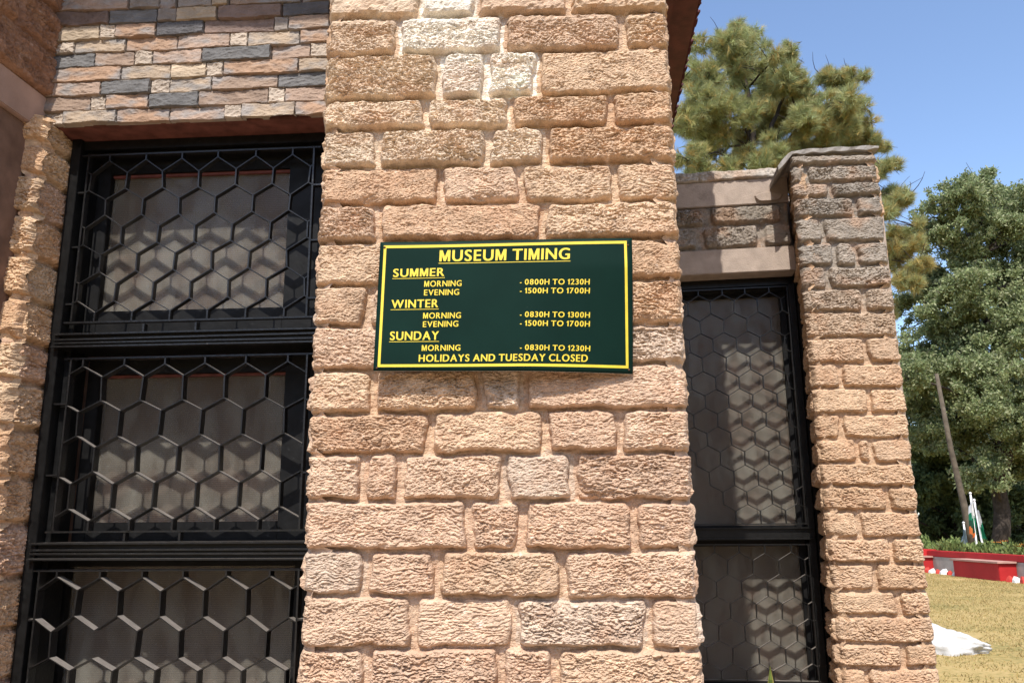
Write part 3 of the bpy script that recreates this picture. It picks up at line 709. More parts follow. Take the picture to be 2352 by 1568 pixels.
cb, cj = extend(cb, cj, cl, crr, 0, .02, .135, 2)
def rc_colour(i, j, u, v):
    f = min(1, max(0, (v - 2.35) / .5)); a = rnd.choice([(.52, .36, .235), (.50, .34, .215), (.55, .385, .25)]); b = rnd.choice([(.32, .275, .225), (.27, .235, .195)])
    k = rnd.uniform(.92, 1.06); return tuple((x * (1 - f) + y * f) * k for x, y in zip(a, b))
cs2 = rows_to_stones(cb, cj, cl, crr, rc_colour, .0075, .012)
ctop = cb[0][0]
q1 = relief(RC, cs2, cl, crr, 0, ctop, .0046, 51, mortar=(.41, .345, .285), P=.023, flare=.03)
SL = side_frame(RC, cl(2.2), False, 7.5)
sl_st = [([(.0, b[0] + .008), (.4, b[0] + .008), (.4, a[0] - .008), (.0, a[0] - .008)], rc_colour(0, 0, 0, 2.0)) for a, b in zip(cb[:-1], cb[1:])]
q2 = relief(SL, sl_st, lambda v: -.018, lambda v: .55, 0, ctop, .007, 52, mortar=(.36, .28, .22), P=.018, flare=.03, rough=1.2, sag=(True, False))
SR = side_frame(RC, crr(2.2), True)
sr_st = [([(.0, b[1] + .008), (1.2, b[1] + .008), (1.2, a[1] - .008), (.0, a[1] - .008)], rc_colour(0, 0, 0, 2.0)) for a, b in zip(cb[:-1], cb[1:])]
q3 = relief(SR, sr_st, lambda v: -.018, lambda v: 1.2, 0, ctop, .012, 53, mortar=(.36, .28, .22), P=.018, flare=.03, sag=(True, False))
V, Fa, C = join([q1, q2, q3]); rcol = link('side_column', np_mesh(V, Fa, C, False), M['stone'], bld)
tag(rcol, 'narrow rough stone column at the end of the right wing')
# cement cap, with a tongue sliding down on to the parapet
cap = MB(); capres = 26
cu_l, cu_r = cl(ctop) - .07, crr(ctop) + .012
def capz(t): return ctop - .002 + .022 * min(1, t / .22) ** .6 + .006 * (1 - abs(2 * t - 1)) + .003 * math.sin(t * 23)
vs = []; 
for i in range(capres + 1):
    t = i / capres; u = cu_l + (cu_r - cu_l) * t; zt = capz(t) - max(0, .14 - t) * .45; zb = ctop - .004 - max(0, .16 - t) * .55 - .004 * math.sin(t * 31)
    vs += [RC.w(u, zb, .034 + .004 * math.sin(t * 40)), RC.w(u, zt - .008, .036), RC.w(u, zt, .02), RC.w(u, zt + .004, -.5), RC.w(u, zb, -.5)]
fs = []
for i in range(capres):
    for k in range(5): fs.append((i * 5 + k, i * 5 + (k + 1) % 5, (i + 1) * 5 + (k + 1) % 5, (i + 1) * 5 + k))
fs += [tuple(range(5)), tuple(capres * 5 + k for k in range(5))[::-1]]
cap.add(vs, fs); cap.build('cement_cap', M['cement'], rcol)

# right window
GR_ = -.135; PR_ = -.25
rw = MB()
RUa = RW.at(1800, 660, GR_)[0]; RUb = RW.at(1852, 1191, GR_)[0]; ru1 = (RUa + RUb) / 2 + .012
RT = lint_b - .001; RB = RW.at(1760, 1570, GR_)[1] - .02
RY = lambda y, x=1720: RW.at(x, y, GR_)[1]
rw.fbox(RW, ru1, ru1 + .035, RB - .05, RT, -.30, GR_ + .012); rw.fbox(RW, ru1 + .04, ru1 + .075, RB - .05, RT, -.30, GR_ + .035)
rw.fbox(RW, ru1 + .075, ru1 + .25, RB - .05, RT, -.30, GR_ - .02)
rw.fbox(RW, RL, ru1 + .04, RT - .045, RT, -.30, GR_ + .012); rw.fbox(RW, RL, ru1, RT - .065, RT - .045, -.30, GR_ - .02)
vt, vb2 = RY(1211), RY(1239)
rw.fbox(RW, RL, ru1, vb2, vt, -.30, GR_ + .015); rw.fbox(RW, RL, ru1 + .03, vt - .008, vt, GR_ + .015, GR_ + .03); rw.fbox(RW, RL, ru1 + .03, vb2, vb2 + .008, GR_ + .015, GR_ + .03)
rw.fbox(RW, RL, ru1 + .03, RB - .05, RB, -.30, GR_ + .02)
for y in (790, 920, 1052, 1195, 1312, 1492): rw.fbox(RW, ru1 + .035, ru1 + .06, RY(y) - .006, RY(y) + .006, GR_ - .02, GR_ + .045)
rwin = rw.build('window', M['black'], bld, bevel=.0015)
tag(rwin, 'narrow black framed window with honeycomb bars right of the pillar')
zz = []
for y in (318, 423, 528, 634, 743, 846, 950, 1058, 1165, 1276, 1387, 1495):
    c = 551.3 + y * .41013; zz.append((RY(c - 7.5), RY(c + 7.5)))
RU = lambda x, y: RW.at(x, y, GR_)[0]
pit = (RU(1506.8 + 645 * .41013, 734) - RU(1506.8 + 380 * .41013, 734)) / 2
ur_ = ru1 - .006
hex_grille(RW, 'd', rwin, RL + .05, ur_, zz, RU(1506.8 + 440 * .41013, 715) - pit / 2, pit, RY(662), RY(1203), GR_ - .011, GR_ + .010, t=.0030)
zz = []
for y in (727, 863, 1004, 1143, 1287, 1430):
    c = 1017.1 + y * .3594; zz.append((RY(c - 9.5), RY(c + 8.5)))
hex_grille(RW, 'e', rwin, RL + .05, ur_, zz, RU(1506.8 + 697 * .3594, 1270), pit * 1.02, RY(1250), RY(1562), GR_ - .013, GR_ + .012, t=.0030)
for top, bot in ((RT - .045, vt), (vb2, RB)):
    casing(RW, rwin, RL, ru1, bot, top, RL + .05, ru1 - .035, bot + .012, top - .035, PR_ - .02, PR_ + .016, PR_, edge=False)
# wall below the right window and behind everything
bw = MB(); bw.fbox(RW, RL, wall_r + .3, 0, RB - .052, -.32, -.02); bw.fbox(RW, wall_r - .2, wall_r + .6, RB, cop_t - .06, -.48, -.325); bw.build('sill_wall', M['concrete'], bld)
bw = MB(); bw.fbox(LEFT, -1.9, .85, 0, 4.4, -.54, -.40); bw.fbox(LEFT, WL - .02, WR, 0, WB - .002, -.36, -.03); bw.build('back_wall', M['plaster'], bld)

# --- roofs
ev_h = EYE.z + 2.95; YF = 1.785                        # eaves height and the front line of the overhang
e0 = ground(1612, 0, ev_h); e1 = ground(1546, 290, ev_h); ed = (e1 - e0).normalized()
ea = e0 + ed * ((YF - e0.y) / ed.y); eb = e1 + ed * 2.0; side = Vector((-ed.y, ed.x, 0))
if side.x > 0: side = -side
rf = MB(); pitchc = .076; L = (eb - ea).length; n = int(L / pitchc * 8); wid = 4.5; up = .22
vs = []
for i in range(n + 1):
    s_ = L * i / n; zc = .013 * math.sin(2 * math.pi * s_ / pitchc); o_ = .006 * math.sin(s_ * 61)
    p = ea + ed * s_ - side * (.0 + o_ + .5 * zc); vs += [p + Vector((0, 0, zc + .014)), p + side * wid + Vector((0, 0, up * wid + zc + .014)), p + Vector((0, 0, zc + .004)), p + side * wid + Vector((0, 0, up * wid + zc + .004))]
fs = []
for i in range(n):
    a = i * 4; fs += [(a, a + 1, a + 5, a + 4), (a + 2, a + 6, a + 7, a + 3), (a, a + 4, a + 6, a + 2)]
rf.add(vs, fs); roof = rf.build('roof', M['maroon'], bld)
tag(roof, 'maroon corrugated sheet roof edge behind the pillar top')
so_ = MB()                                            # fascia, rafters and the flat soffit under the sheet
def slab(m, a, b, s0, s1, z0, z1):
    m.hexa([a + side * s0 + Vector((0, 0, z0)), b + side * s0 + Vector((0, 0, z0)), b + side * s1 + Vector((0, 0, z0)), a + side * s1 + Vector((0, 0, z0)),
            a + side * s0 + Vector((0, 0, z1)), b + side * s0 + Vector((0, 0, z1)), b + side * s1 + Vector((0, 0, z1)), a + side * s1 + Vector((0, 0, z1))])
slab(so_, ea, eb, .02, .17, -.014, -.010); slab(so_, ea, eb, .172, .215, -.06, -.010); slab(so_, ea, eb, .217, .30, -.03, -.012); slab(so_, ea, eb, .302, .34, -.085, -.02); slab(so_, ea, eb, .342, wid, -.03, -.012)
so_.build('eaves_board', M['maroon'], roof)

# ------------------------------------------------------------------ timing board
S0 = .086
zs = lambda x, y: (845.3 + .26565 * x, 532.9 + .26565 * y)
def S(x, y, n=0):
    u, v = PIL.at(*zs(x, y), S0 + .01)
    return u, v
def bow(u, v):            # the lower right corner of the sheet is bent back to the stone
    a, b = S(1300, 1000); c, d = S(2310, 1190)
    t = max(0, min(1, (u - a) / (c - a))); s_ = max(0, min(1, (S(1300, 300)[1] - v) / (S(1300, 300)[1] - d)))
    return S0 - .052 * t ** 1.3 * s_ + .004 * math.sin(6 * u)
sign = empty('timing_board', PIL.w(*S(1200, 620), S0))
tag(sign, 'dark green painted board with yellow museum opening hours fixed to the pillar', 'sign')
TLc, TRc, BRc, BLc = (100, 76), (2284, 46), (2311, 1196), (38, 1192)
nx, ny = 60, 32; vs = []; T = .0035
for side_ in (0, 1):
    for j in range(ny + 1):
        for i in range(nx + 1):
            s_, t = i / nx, j / ny
            x = (TLc[0] * (1 - s_) + TRc[0] * s_) * (1 - t) + (BLc[0] * (1 - s_) + BRc[0] * s_) * t
            y = (TLc[1] * (1 - s_) + TRc[1] * s_) * (1 - t) + (BLc[1] * (1 - s_) + BRc[1] * s_) * t
            u, v = S(x, y); vs.append(PIL.w(u, v, bow(u, v) - (T if side_ else 0)))
W = nx + 1; O = W * (ny + 1); fs = []; mi = []
for j in range(ny):
    for i in range(nx):
        a = j * W + i; fs += [(a, a + W, a + W + 1, a + 1), (O + a, O + a + 1, O + a + W + 1, O + a + W)]; mi += [0, 1]
for i in range(nx):
    a = i; fs.append((a, a + 1, O + a + 1, O + a)); a = ny * W + i; fs.append((a, O + a, O + a + 1, a + 1)); mi += [1, 1]
for j in range(ny):
    a = j * W; fs.append((a, O + a, O + a + W, a + W)); a = j * W + nx; fs.append((a, a + W, O + a + W, O + a)); mi += [1, 1]
link('panel', np_mesh([tuple(v) for v in vs], fs, None, True, mi), [M['green'], M['alu']], sign)
bd_ = MB()
def flat_line(m, a, b, half, n=30):
    (x0, y0), (x1, y1) = a, b; d = math.hypot(x1 - x0, y1 - y0); qx, qy = -(y1 - y0) / d * half, (x1 - x0) / d * half
    vs = []
    for i in range(n + 1):
        t = i / n
        for sg in (-1, 1):
            x, y = x0 + (x1 - x0) * t + qx * sg, y0 + (y1 - y0) * t + qy * sg; u, v = S(x, y); vs.append(PIL.w(u, v, bow(u, v) + .0007))
    m.add(vs, [(2 * i, 2 * i + 1, 2 * i + 3, 2 * i + 2) for i in range(n)])
c1, c2, c3, c4 = (142, 117), (2227, 82), (2258, 1137), (88, 1148)
hw = 11.5
flat_line(bd_, (c1[0] - hw, c1[1]), (c2[0] + hw, c2[1]), hw); flat_line(bd_, (c4[0] - hw, c4[1]), (c3[0] + hw, c3[1]), hw)
flat_line(bd_, (c1[0] - .3, c1[1] + hw + .5), (c4[0] + .3, c4[1] - hw - .5), hw); flat_line(bd_, (c2[0], c2[1] + hw + .5), (c3[0], c3[1] - hw - .5), hw)
bd_.build('border', M['yellow'], sign)
TXT = [('MUSEUM TIMING', 612, 242, 1745, 228, 95, 1), ('SUMMER', 210, 378, 655, 368, 69, 1), ('MORNING', 480, 462, 806, 456, 49, 0), ('- 0800H TO 1230H', 1312, 447, 1918, 445, 46, 0),
       ('EVENING', 478, 537, 785, 532, 49, 0), ('- 1500H TO 1700H', 1312, 522, 1920, 520, 46, 0), ('WINTER', 195, 647, 602, 640, 69, 1), ('MORNING', 470, 738, 800, 734, 49, 0),
       ('- 0830H TO 1300H', 1312, 727, 1922, 726, 46, 0), ('EVENING', 468, 812, 777, 807, 49, 0), ('- 1500H TO 1700H', 1312, 803, 1922, 802, 46, 0), ('SUNDAY', 182, 925, 605, 921, 72, 1),
       ('MORNING', 458, 1018, 795, 1015, 49, 0), ('- 0830H TO 1230H', 1312, 1013, 1926, 1012, 46, 0), ('HOLIDAYS AND TUESDAY CLOSED', 432, 1112, 1905, 1104, 60, 0)]
dg = bpy.context.evaluated_depsgraph_get()
GLY = {'M': ([(0, 0), (0, 1), (.20, 1), (.47, .30), (.74, 1), (.94, 1), (.94, 0), (.80, 0), (.80, .76), (.53, .02), (.41, .02), (.14, .76), (.14, 0)], [tuple(range(13))[::-1]]),
       '1': ([(.15, 0), (.15, .74), (0, .64), (0, .79), (.18, 1), (.29, 1), (.29, 0)], [tuple(range(7))[::-1]]),
       '-': ([(0, .27), (.26, .27), (.26, .40), (0, .40)], [(0, 1, 2, 3)])}
def glyph(ch):
    if ch not in GLY:
        cu = bpy.data.curves.new('t', 'FONT'); cu.body = ch; cu.size = 1; cu.resolution_u = 6
        to = bpy.data.objects.new('t', cu); COL.objects.link(to); dg.update()
        me = bpy.data.meshes.new_from_object(to.evaluated_get(dg)); co = np.array([v.co[:2] for v in me.vertices]); pol = [tuple(p.vertices) for p in me.polygons]
        bpy.data.objects.remove(to); bpy.data.curves.remove(cu); bpy.data.meshes.remove(me)
        if ch == 'H': GLY['cap'] = co[:, 1].max()
        co = co / (GLY.get('cap') or co[:, 1].max()); co[:, 0] -= co[:, 0].min()
        if ch != 'I': co[:, 0] *= 1.06
        GLY[ch] = ([tuple(p) for p in co], pol)
    return GLY[ch]
glyph('H')
for txt, x0, y0, x1, y1, cap_, under in TXT:
    pen = 0; lay_ = []
    for ch in txt:
        if ch == ' ': pen += .42; continue
        co, pol = glyph(ch); wd_ = max(p[0] for p in co); tight = -.06 if ch in 'AVYT' else 0
        pen += tight / 2; lay_.append((pen, co, pol)); pen += wd_ + .26 + tight / 2
    mnx, mxx_ = -.04, pen - .26 + .04; tv, tf = [], []; k = 0
    for dx, dy in ((-.040, -.012), (-.02, .012), (0, -.012), (.02, .012), (.040, -.012), (-.040, .012), (.040, .012), (-.02, -.012), (.02, -.012)):    # heavy strokes
        if cap_ < 55: dx *= .8
        for off_, co, pol in lay_:
            base = len(tv)
            for p in co:
                s_ = (p[0] + off_ + dx - mnx) / (mxx_ - mnx); t = p[1] + dy
                x = x0 + (x1 - x0) * s_ + cap_ * t * .045; y = y0 + (y1 - y0) * s_ - cap_ * t
                u, v = S(x, y); tv.append(tuple(PIL.w(u, v, bow(u, v) + .0007 + .00005 * k)))
            tf += [tuple(base + i for i in q) for q in pol]
        k += 1
    tm = bpy.data.meshes.new('lettering'); tm.from_pydata(tv, [], tf); tm.update()
    b_ = bmesh.new(); b_.from_mesh(tm); b_.normal_update()
    bmesh.ops.reverse_faces(b_, faces=[f for f in b_.faces if f.normal.dot(PIL.n) < 0]); b_.to_mesh(tm); b_.free()
    link('lettering', tm, M['yellow'], sign)
    if under:
        ul = MB(); off = 17 if cap_ > 80 else 15
        flat_line(ul, (x0 - 6, y0 + off), (x1 + 5, y1 + off), 2.6 if cap_ > 80 else 2.2); ul.build('underline', M['yellow'], sign)
for x, y in ((138, 122), (2250, 108), (2275, 1160), (70, 1168)):
    sm = MB(); u, v = S(x, y); b0_ = bow(u, v); sm.tube([PIL.w(u, v, b0_ - .03), PIL.w(u, v, b0_ + .0015), PIL.w(u, v, b0_ + .003)], [.0028, .0034, .002], 8); sm.build('screw', M['screw'], sign, smooth=True)

# ------------------------------------------------------------------ trees
def limb(m, a, b, r0, r1, bend=.12, n=6, seg=6):
    a, b = Vector(a), Vector(b); L = (b - a).length; pts = []; j = Vector((random.uniform(-1, 1), random.uniform(-1, 1), random.uniform(-.2, .8))) * L * bend
    for i in range(n + 1):
        t = i / n; p = a.lerp(b, t) + j * math.sin(math.pi * t) + Vector((random.uniform(-1, 1), random.uniform(-1, 1), random.uniform(-1, 1))) * L * .015 * (0 < i < n)
        pts.append(p)
    m.tube(pts, [r0 + (r1 - r0) * i / n for i in range(n + 1)], seg); return pts
def leaves(centers, n_each, radii, size, cols, flat=.8, shell=.45, droop=.3):
    Vs, Cs = [], []
    for (c, n, r) in zip(centers, n_each, radii):
        d = RNG.normal(size=(n, 3)); d /= np.linalg.norm(d, axis=1)[:, None]
        rad = shell + (1 - shell) * RNG.random(n) ** .6
        p = np.array(c) + d * rad[:, None] * np.array(r)
        nz = fbm(p[:, 0] * .95, p[:, 1] * .95, p[:, 2] * 1.2, 3)
        keep = nz > -.06; p = p[keep]; m = len(p)
        a = RNG.normal(size=(m, 3)); a[:, 2] -= droop; a /= np.linalg.norm(a, axis=1)[:, None]
        b = np.cross(a, RNG.normal(size=(m, 3))); b /= np.linalg.norm(b, axis=1)[:, None]
        s = RNG.uniform(.6, 1.3, (m, 1)) * size
        Vs.append(np.stack([p, p + a * s * .5 + b * s * .24, p + a * s, p + a * s * .5 - b * s * .24], 1).reshape(-1, 3))
        k = RNG.integers(0, len(cols), m); Cs.append(np.repeat(np.array(cols)[k] * RNG.uniform(.75, 1.25, (m, 1)), 4, 0))
    V = np.concatenate(Vs); return np_mesh(V, np.arange(len(V)).reshape(-1, 4), np.concatenate(Cs), False)
def tufts(centers, n_each, radii, ln, wd, per, cols, yel=None):
    Vs, Cs = [], []
    for ci, (c, n, r) in enumerate(zip(centers, n_each, radii)):
        d = RNG.normal(size=(n, 3)); d /= np.linalg.norm(d, axis=1)[:, None]
        rad = .35 + .65 * RNG.random(n) ** .6; p = np.array(c) + d * rad[:, None] * np.array(r)
        keep = fbm(p[:, 0] * .9, p[:, 1] * .9, p[:, 2] * 1.1, 2) > -.22; p = p[keep]; d = d[keep]; m = len(p)
        ax = d * .7 + RNG.normal(0, .35, (m, 3)) + np.array((0, 0, .35)); ax /= np.linalg.norm(ax, axis=1)[:, None]
        k = RNG.integers(0, len(cols), m); cc = np.array(cols)[k]
        if yel is not None: yy = RNG.random(m) < yel[ci]; cc[yy] = np.array((.46, .36, .13))
        cc = cc * RNG.uniform(.75, 1.25, (m, 1))
        for _ in range(per):
            q = ax + RNG.normal(0, .5, (m, 3)); q /= np.linalg.norm(q, axis=1)[:, None]; L = RNG.uniform(.7, 1.15, (m, 1)) * ln
            b = np.cross(q, RNG.normal(size=(m, 3))); b /= np.linalg.norm(b, axis=1)[:, None]
            tip = p + q * L + np.array((0, 0, -.25)) * L * .5; st_ = p - ax * RNG.uniform(0, .25, (m, 1))
            Vs.append(np.stack([st_ - b * wd, st_ + b * wd, tip], 1).reshape(-1, 3)); Cs.append(np.repeat(cc, 3, 0))
    V = np.concatenate(Vs); return np_mesh(V, np.arange(len(V)).reshape(-1, 3), np.concatenate(Cs), False)
# pine over the wing
YP = 30.0; PX = YP / FPX
clumps = [(1655, 95, 60), (1720, 90, 60), (1690, 150, 80), (1625, 180, 65), (1770, 145, 55), (1750, 200, 75), (1815, 125, 32), (1820, 190, 55), (1600, 265, 60), (1680, 245, 70), (1790, 265, 80), (1850, 245, 60),
          (1905, 185, 35), (1955, 185, 40), (1930, 235, 60), (1975, 265, 42), (1890, 305, 70), (1960, 330, 60), (1720, 320, 65), (1630, 345, 60), (1580, 370, 50), (1830, 345, 55), (2000, 335, 40), (1690, 375, 45), (2030, 385, 40),
          (2050, 450, 42), (2025, 490, 45), (2080, 455, 26), (2050, 540, 35), (1570, 180, 40), (1590, 440, 60), (1800, 430, 60), (1950, 430, 60), (2060, 595, 45), (2110, 605, 28), (2085, 655, 32), (2050, 700, 35), (2090, 560, 24), (1700, 470, 60), (1600, 230, 55), (1640, 400, 55), (1745, 385, 55), (1790, 345, 60), (1860, 385, 55), (1920, 385, 55), (1650, 300, 60), (1700, 190, 60), (1565, 290, 50), (1780, 180, 45), (2100, 520, 30), (1840, 290, 50), (1990, 400, 45), (1950, 290, 45), (1740, 270, 55)]
yel = [.1, .12, .12, .15, .15, .25, .2, .3, .3, .2, .4, .4, .25, .35, .4, .3, .5, .45, .4, .4, .35, .4, .4, .4, .3, .35, .4, .3, .6, .2, .3, .3, .3, .85, .9, .85, .7, .9, .3] + [.25] * 15
pc = [depth(x, y, YP + random.uniform(-1.8, 2.2)) for x, y, r in clumps]
pine = empty('pine_tree', (depth(1700, 500, YP).x, YP, 0))
tag(pine, 'tall pine with long yellowish green needles rising behind the right wing', 'tree')
tr = MB(); base = Vector((depth(1690, 500, YP).x, YP + .4, 0))
t1 = limb(tr, base, depth(1730, 400, YP + .3), .36, .26, .02); top = limb(tr, t1[-1], depth(1690, 80, YP), .22, .04, .04, 10)
t2 = limb(tr, t1[-2], depth(1830, 300, YP), .2, .08, .05); t3 = limb(tr, t1[-1], depth(1750, 385, YP), .16, .13, .03)
limb(tr, t3[-1], depth(1800, 225, YP), .12, .05); t4 = limb(tr, t2[-1], depth(1950, 220, YP), .09, .03)
spine = [*top, *t2, *t4]
for c in pc:
    s_ = min(spine, key=lambda q: (q - c).length + max(0, q.z - c.z) * .8)
    limb(tr, s_, c, .055, .018, .15, 5, 5)
    for _ in range(5): limb(tr, c, c + Vector((random.uniform(-1, 1), random.uniform(-1, 1), random.uniform(-.5, 1))) * .9, .02, .006, .15, 4, 4)
tr.build('trunk', M['bark'], pine, smooth=True)
pr_ = [(r * PX, r * PX * 1.1, r * PX * .82) for _, _, r in clumps]
pc2, rr2, nn2, yy2 = [], [], [], []
for (c, rad, (x, y, r), q) in zip(pc, pr_, clumps, yel):     # break every clump into small sprays
    for _ in range(9):
        d = Vector((random.gauss(0, 1), random.gauss(0, 1), random.gauss(0, 1))).normalized() * random.uniform(.2, 1.0)
        f = random.uniform(.34, .6); pc2.append(c + Vector((d.x * rad[0], d.y * rad[1], d.z * rad[2]))); rr2.append(tuple(v * f for v in rad)); nn2.append(int(19 + .021 * r * r)); yy2.append(min(1, max(0, q * .62 + random.uniform(-.2, .2))))
pm = tufts(pc2, nn2, rr2, .27, .0085, 16, [(.36, .385, .165), (.31, .355, .16), (.40, .40, .17), (.32, .355, .17), (.43, .41, .19)], yy2)
pm_old = lambda *a: None
pm_old(pc, [int(26 + .052 * r * r) for _, _, r in clumps], pr_, .36, .011, 17, [(.115, .135, .05), (.09, .12, .05), (.15, .15, .05), (.10, .125, .06), (.18, .165, .06)], yel)
link('crown', pm, M['needle'], pine)

def broadleaf(name, label, px, py, Y, clumps, dens, size, cols, trunk_r, group=None, shell=.4):
    o = empty(name, (depth(px, py, Y).x, Y, 0)); tag(o, label, 'tree', group)
    k = Y / FPX; pc = [depth(x, y, Y + random.uniform(-2.5, 2.5)) for x, y, r in clumps]
    m = MB(); b = Vector((depth(px, py, Y).x, Y, 0)); zt = max(c.z for c in pc)
    ax = limb(m, b, Vector((b.x + .6, Y, zt * .9)), trunk_r, trunk_r * .15, .04, 14, 8)
    for c in pc:
        s_ = min(ax, key=lambda q: (q - c).length + max(0, q.z - c.z + 1.5) * .9); limb(m, s_, c, trunk_r * .32, .03, .12, 6, 5)
        for _ in range(4): limb(m, c, c + Vector((random.uniform(-1, 1), random.uniform(-1, 1), random.uniform(-.6, 1))) * 1.2, .03, .008, .15, 4, 4)
    m.build('trunk', M['bark'], o, smooth=True)
    rr = [(r * k, r * k * 1.1, r * k * .8) for _, _, r in clumps]
    c2, r2, n2_ = [], [], []
    for c, rad, (_, _, r) in zip(pc, rr, clumps):
        for _ in range(20):
            d = Vector((random.gauss(0, 1), random.gauss(0, 1), random.gauss(0, 1))).normalized() * random.uniform(.25, 1.08)
            f = random.uniform(.2, .5); c2.append(c + Vector((d.x * rad[0], d.y * rad[1], d.z * rad[2]))); r2.append((rad[0] * f * 1.1, rad[1] * f * 1.1, rad[2] * f * .95)); n2_.append(int(dens * r * r * f * f * .72) + 8)
    for c, rad, (_, _, r) in zip(pc, rr, clumps):            # loose leaves that bridge the sprays
        c2.append(c); r2.append(tuple(v * 1.15 for v in rad)); n2_.append(int(dens * r * r * .16))
        for _ in range(5):
            d = Vector((random.gauss(0, 1), random.gauss(0, 1), abs(random.gauss(0, .6)))).normalized() * random.uniform(.9, 1.35); f = random.uniform(.10, .22)
            c2.append(c + Vector((d.x * rad[0], d.y * rad[1], d.z * rad[2]))); r2.append((rad[0] * f, rad[1] * f, rad[2] * f * 1.3)); n2_.append(int(dens * r * r * f * f * .9) + 6)
    link('crown', leaves(c2, n2_, r2, size, cols, shell=.15), M['leaf'], o)
    return o
GRN = [(.27, .315, .14), (.22, .275, .12), (.31, .34, .16), (.19, .24, .105), (.37, .385, .22)]
cl1 = [(2250, 430, 50), (2200, 460, 55), (2150, 500, 45), (2290, 480, 60), (2345, 460, 55), (2120, 545, 45), (2190, 560, 70), (2270, 570, 75), (2350, 560, 70), (2110, 640, 50), (2170, 650, 70), (2250, 670, 80), (2340, 660, 80),
       (2120, 740, 45), (2190, 760, 75), (2280, 780, 80), (2370, 770, 80), (2440, 600, 90), (2460, 760, 90), (2430, 480, 60), (2100, 850, 55), (2170, 880, 75), (2260, 900, 85), (2350, 890, 85), (2120, 930, 60), (2300, 960, 85), (2390, 990, 80), (2200, 990, 75), (2460, 920, 90), (2330, 1060, 65), (2250,1080,60), (2075, 690, 40), (2080, 800, 50), (2090, 870, 50), (2075, 940, 45), (2140, 1000, 60), (2230, 840, 70), (2310, 720, 60), (2150, 820, 60), (2230, 520, 55), (2310, 520, 50), (2180, 700, 60)]
broadleaf('broadleaf_tree', 'large leafy green tree with spreading crown behind the flagpoles', 2290, 1260, 41, cl1, 2.1, .165, GRN, .42)
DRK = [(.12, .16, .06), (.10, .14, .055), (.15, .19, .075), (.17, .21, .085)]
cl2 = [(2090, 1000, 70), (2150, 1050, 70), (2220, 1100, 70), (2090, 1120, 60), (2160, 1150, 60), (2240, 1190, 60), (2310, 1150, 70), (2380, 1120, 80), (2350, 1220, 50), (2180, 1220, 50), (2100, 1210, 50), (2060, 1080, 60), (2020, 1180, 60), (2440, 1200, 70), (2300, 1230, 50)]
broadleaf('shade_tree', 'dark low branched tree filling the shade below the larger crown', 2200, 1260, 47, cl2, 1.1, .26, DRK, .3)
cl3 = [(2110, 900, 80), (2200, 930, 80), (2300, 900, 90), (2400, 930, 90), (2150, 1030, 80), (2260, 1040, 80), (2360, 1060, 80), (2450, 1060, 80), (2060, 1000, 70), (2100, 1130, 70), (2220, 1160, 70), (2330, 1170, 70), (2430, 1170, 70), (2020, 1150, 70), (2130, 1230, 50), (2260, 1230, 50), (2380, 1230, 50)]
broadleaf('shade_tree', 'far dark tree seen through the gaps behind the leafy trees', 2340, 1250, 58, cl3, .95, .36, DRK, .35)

# ------------------------------------------------------------------ red planter with benches, flags, pole
A = ground(2118, 1303); B = ground(2352, 1338)                    # foot of the bench fronts
PXX = (A.x + B.x) / 2
bxy = lambda px, py: ground(px, py).y
nb0 = ground(2076.4 + .1758 * 1260, 1102.5 + .1758 * 1320)        # near front corner of the middle bench
X0 = nb0.x; Yn = nb0.y; wdt = .50
fb = ground(2076.4 + .1758 * 645, 1102.5 + .1758 * 1195); Yf = Yn + (Yn * 0 + 4.2)
# depth where the left facing front line meets the column of the far corner
def y_on_x(px, X):
    d = ray(px, 1300); return X / d.x * d.y
Yf = y_on_x(2076.4 + .1758 * 645, X0); Yb = y_on_x(2076.4 + .1758 * 262, X0); Yp = y_on_x(2076.4 + .1758 * 390, X0 + wdt)
zt_a = EYE.z + (ray(2076.4 + .1758 * 1260, 1102.5 + .1758 * 1062)).z / (ray(2076.4 + .1758 * 1260, 1290)).y * Yn
plan = empty('planter_wall', (X0 + wdt, Yn, 0)); tag(plan, 'long red painted planter wall with built in benches and grey panels', 'planter')
Hw = zt_a + .17
m = MB(); m.box((X0 + wdt, Yn - 9, 0), (X0 + wdt + .3, Yf + 14, zt_a - .02)); m.build('grey_panel', M['greyblock'], plan)
m = MB(); m.box((X0 + wdt - .012, Yn - 9, zt_a - .018), (X0 + wdt + .34, Yf + 2.6, Hw)); m.box((X0 + wdt - .22, Yf + 2.603, zt_a - .018), (X0 + wdt + .34, Yf + 14, Hw + .03)); m.build('parapet', M['redpaint'], plan, bevel=.02)
for (ya, yb) in ((Yn, Yf), (Yp, Yp + (Yf - Yn)), (Yn - 8.2, Yn - 4.2)):
    m = MB(); m.box((X0, ya, 0), (X0 + wdt - .004, yb, zt_a - .055)); bo = m.build('bench', M['redpaint'], plan, bevel=.012)
    m = MB(); m.box((X0 - .06, ya - .07, zt_a - .053), (X0 + wdt - .015, yb + .07, zt_a)); m.build('slab', M['slab'], bo, bevel=.008)
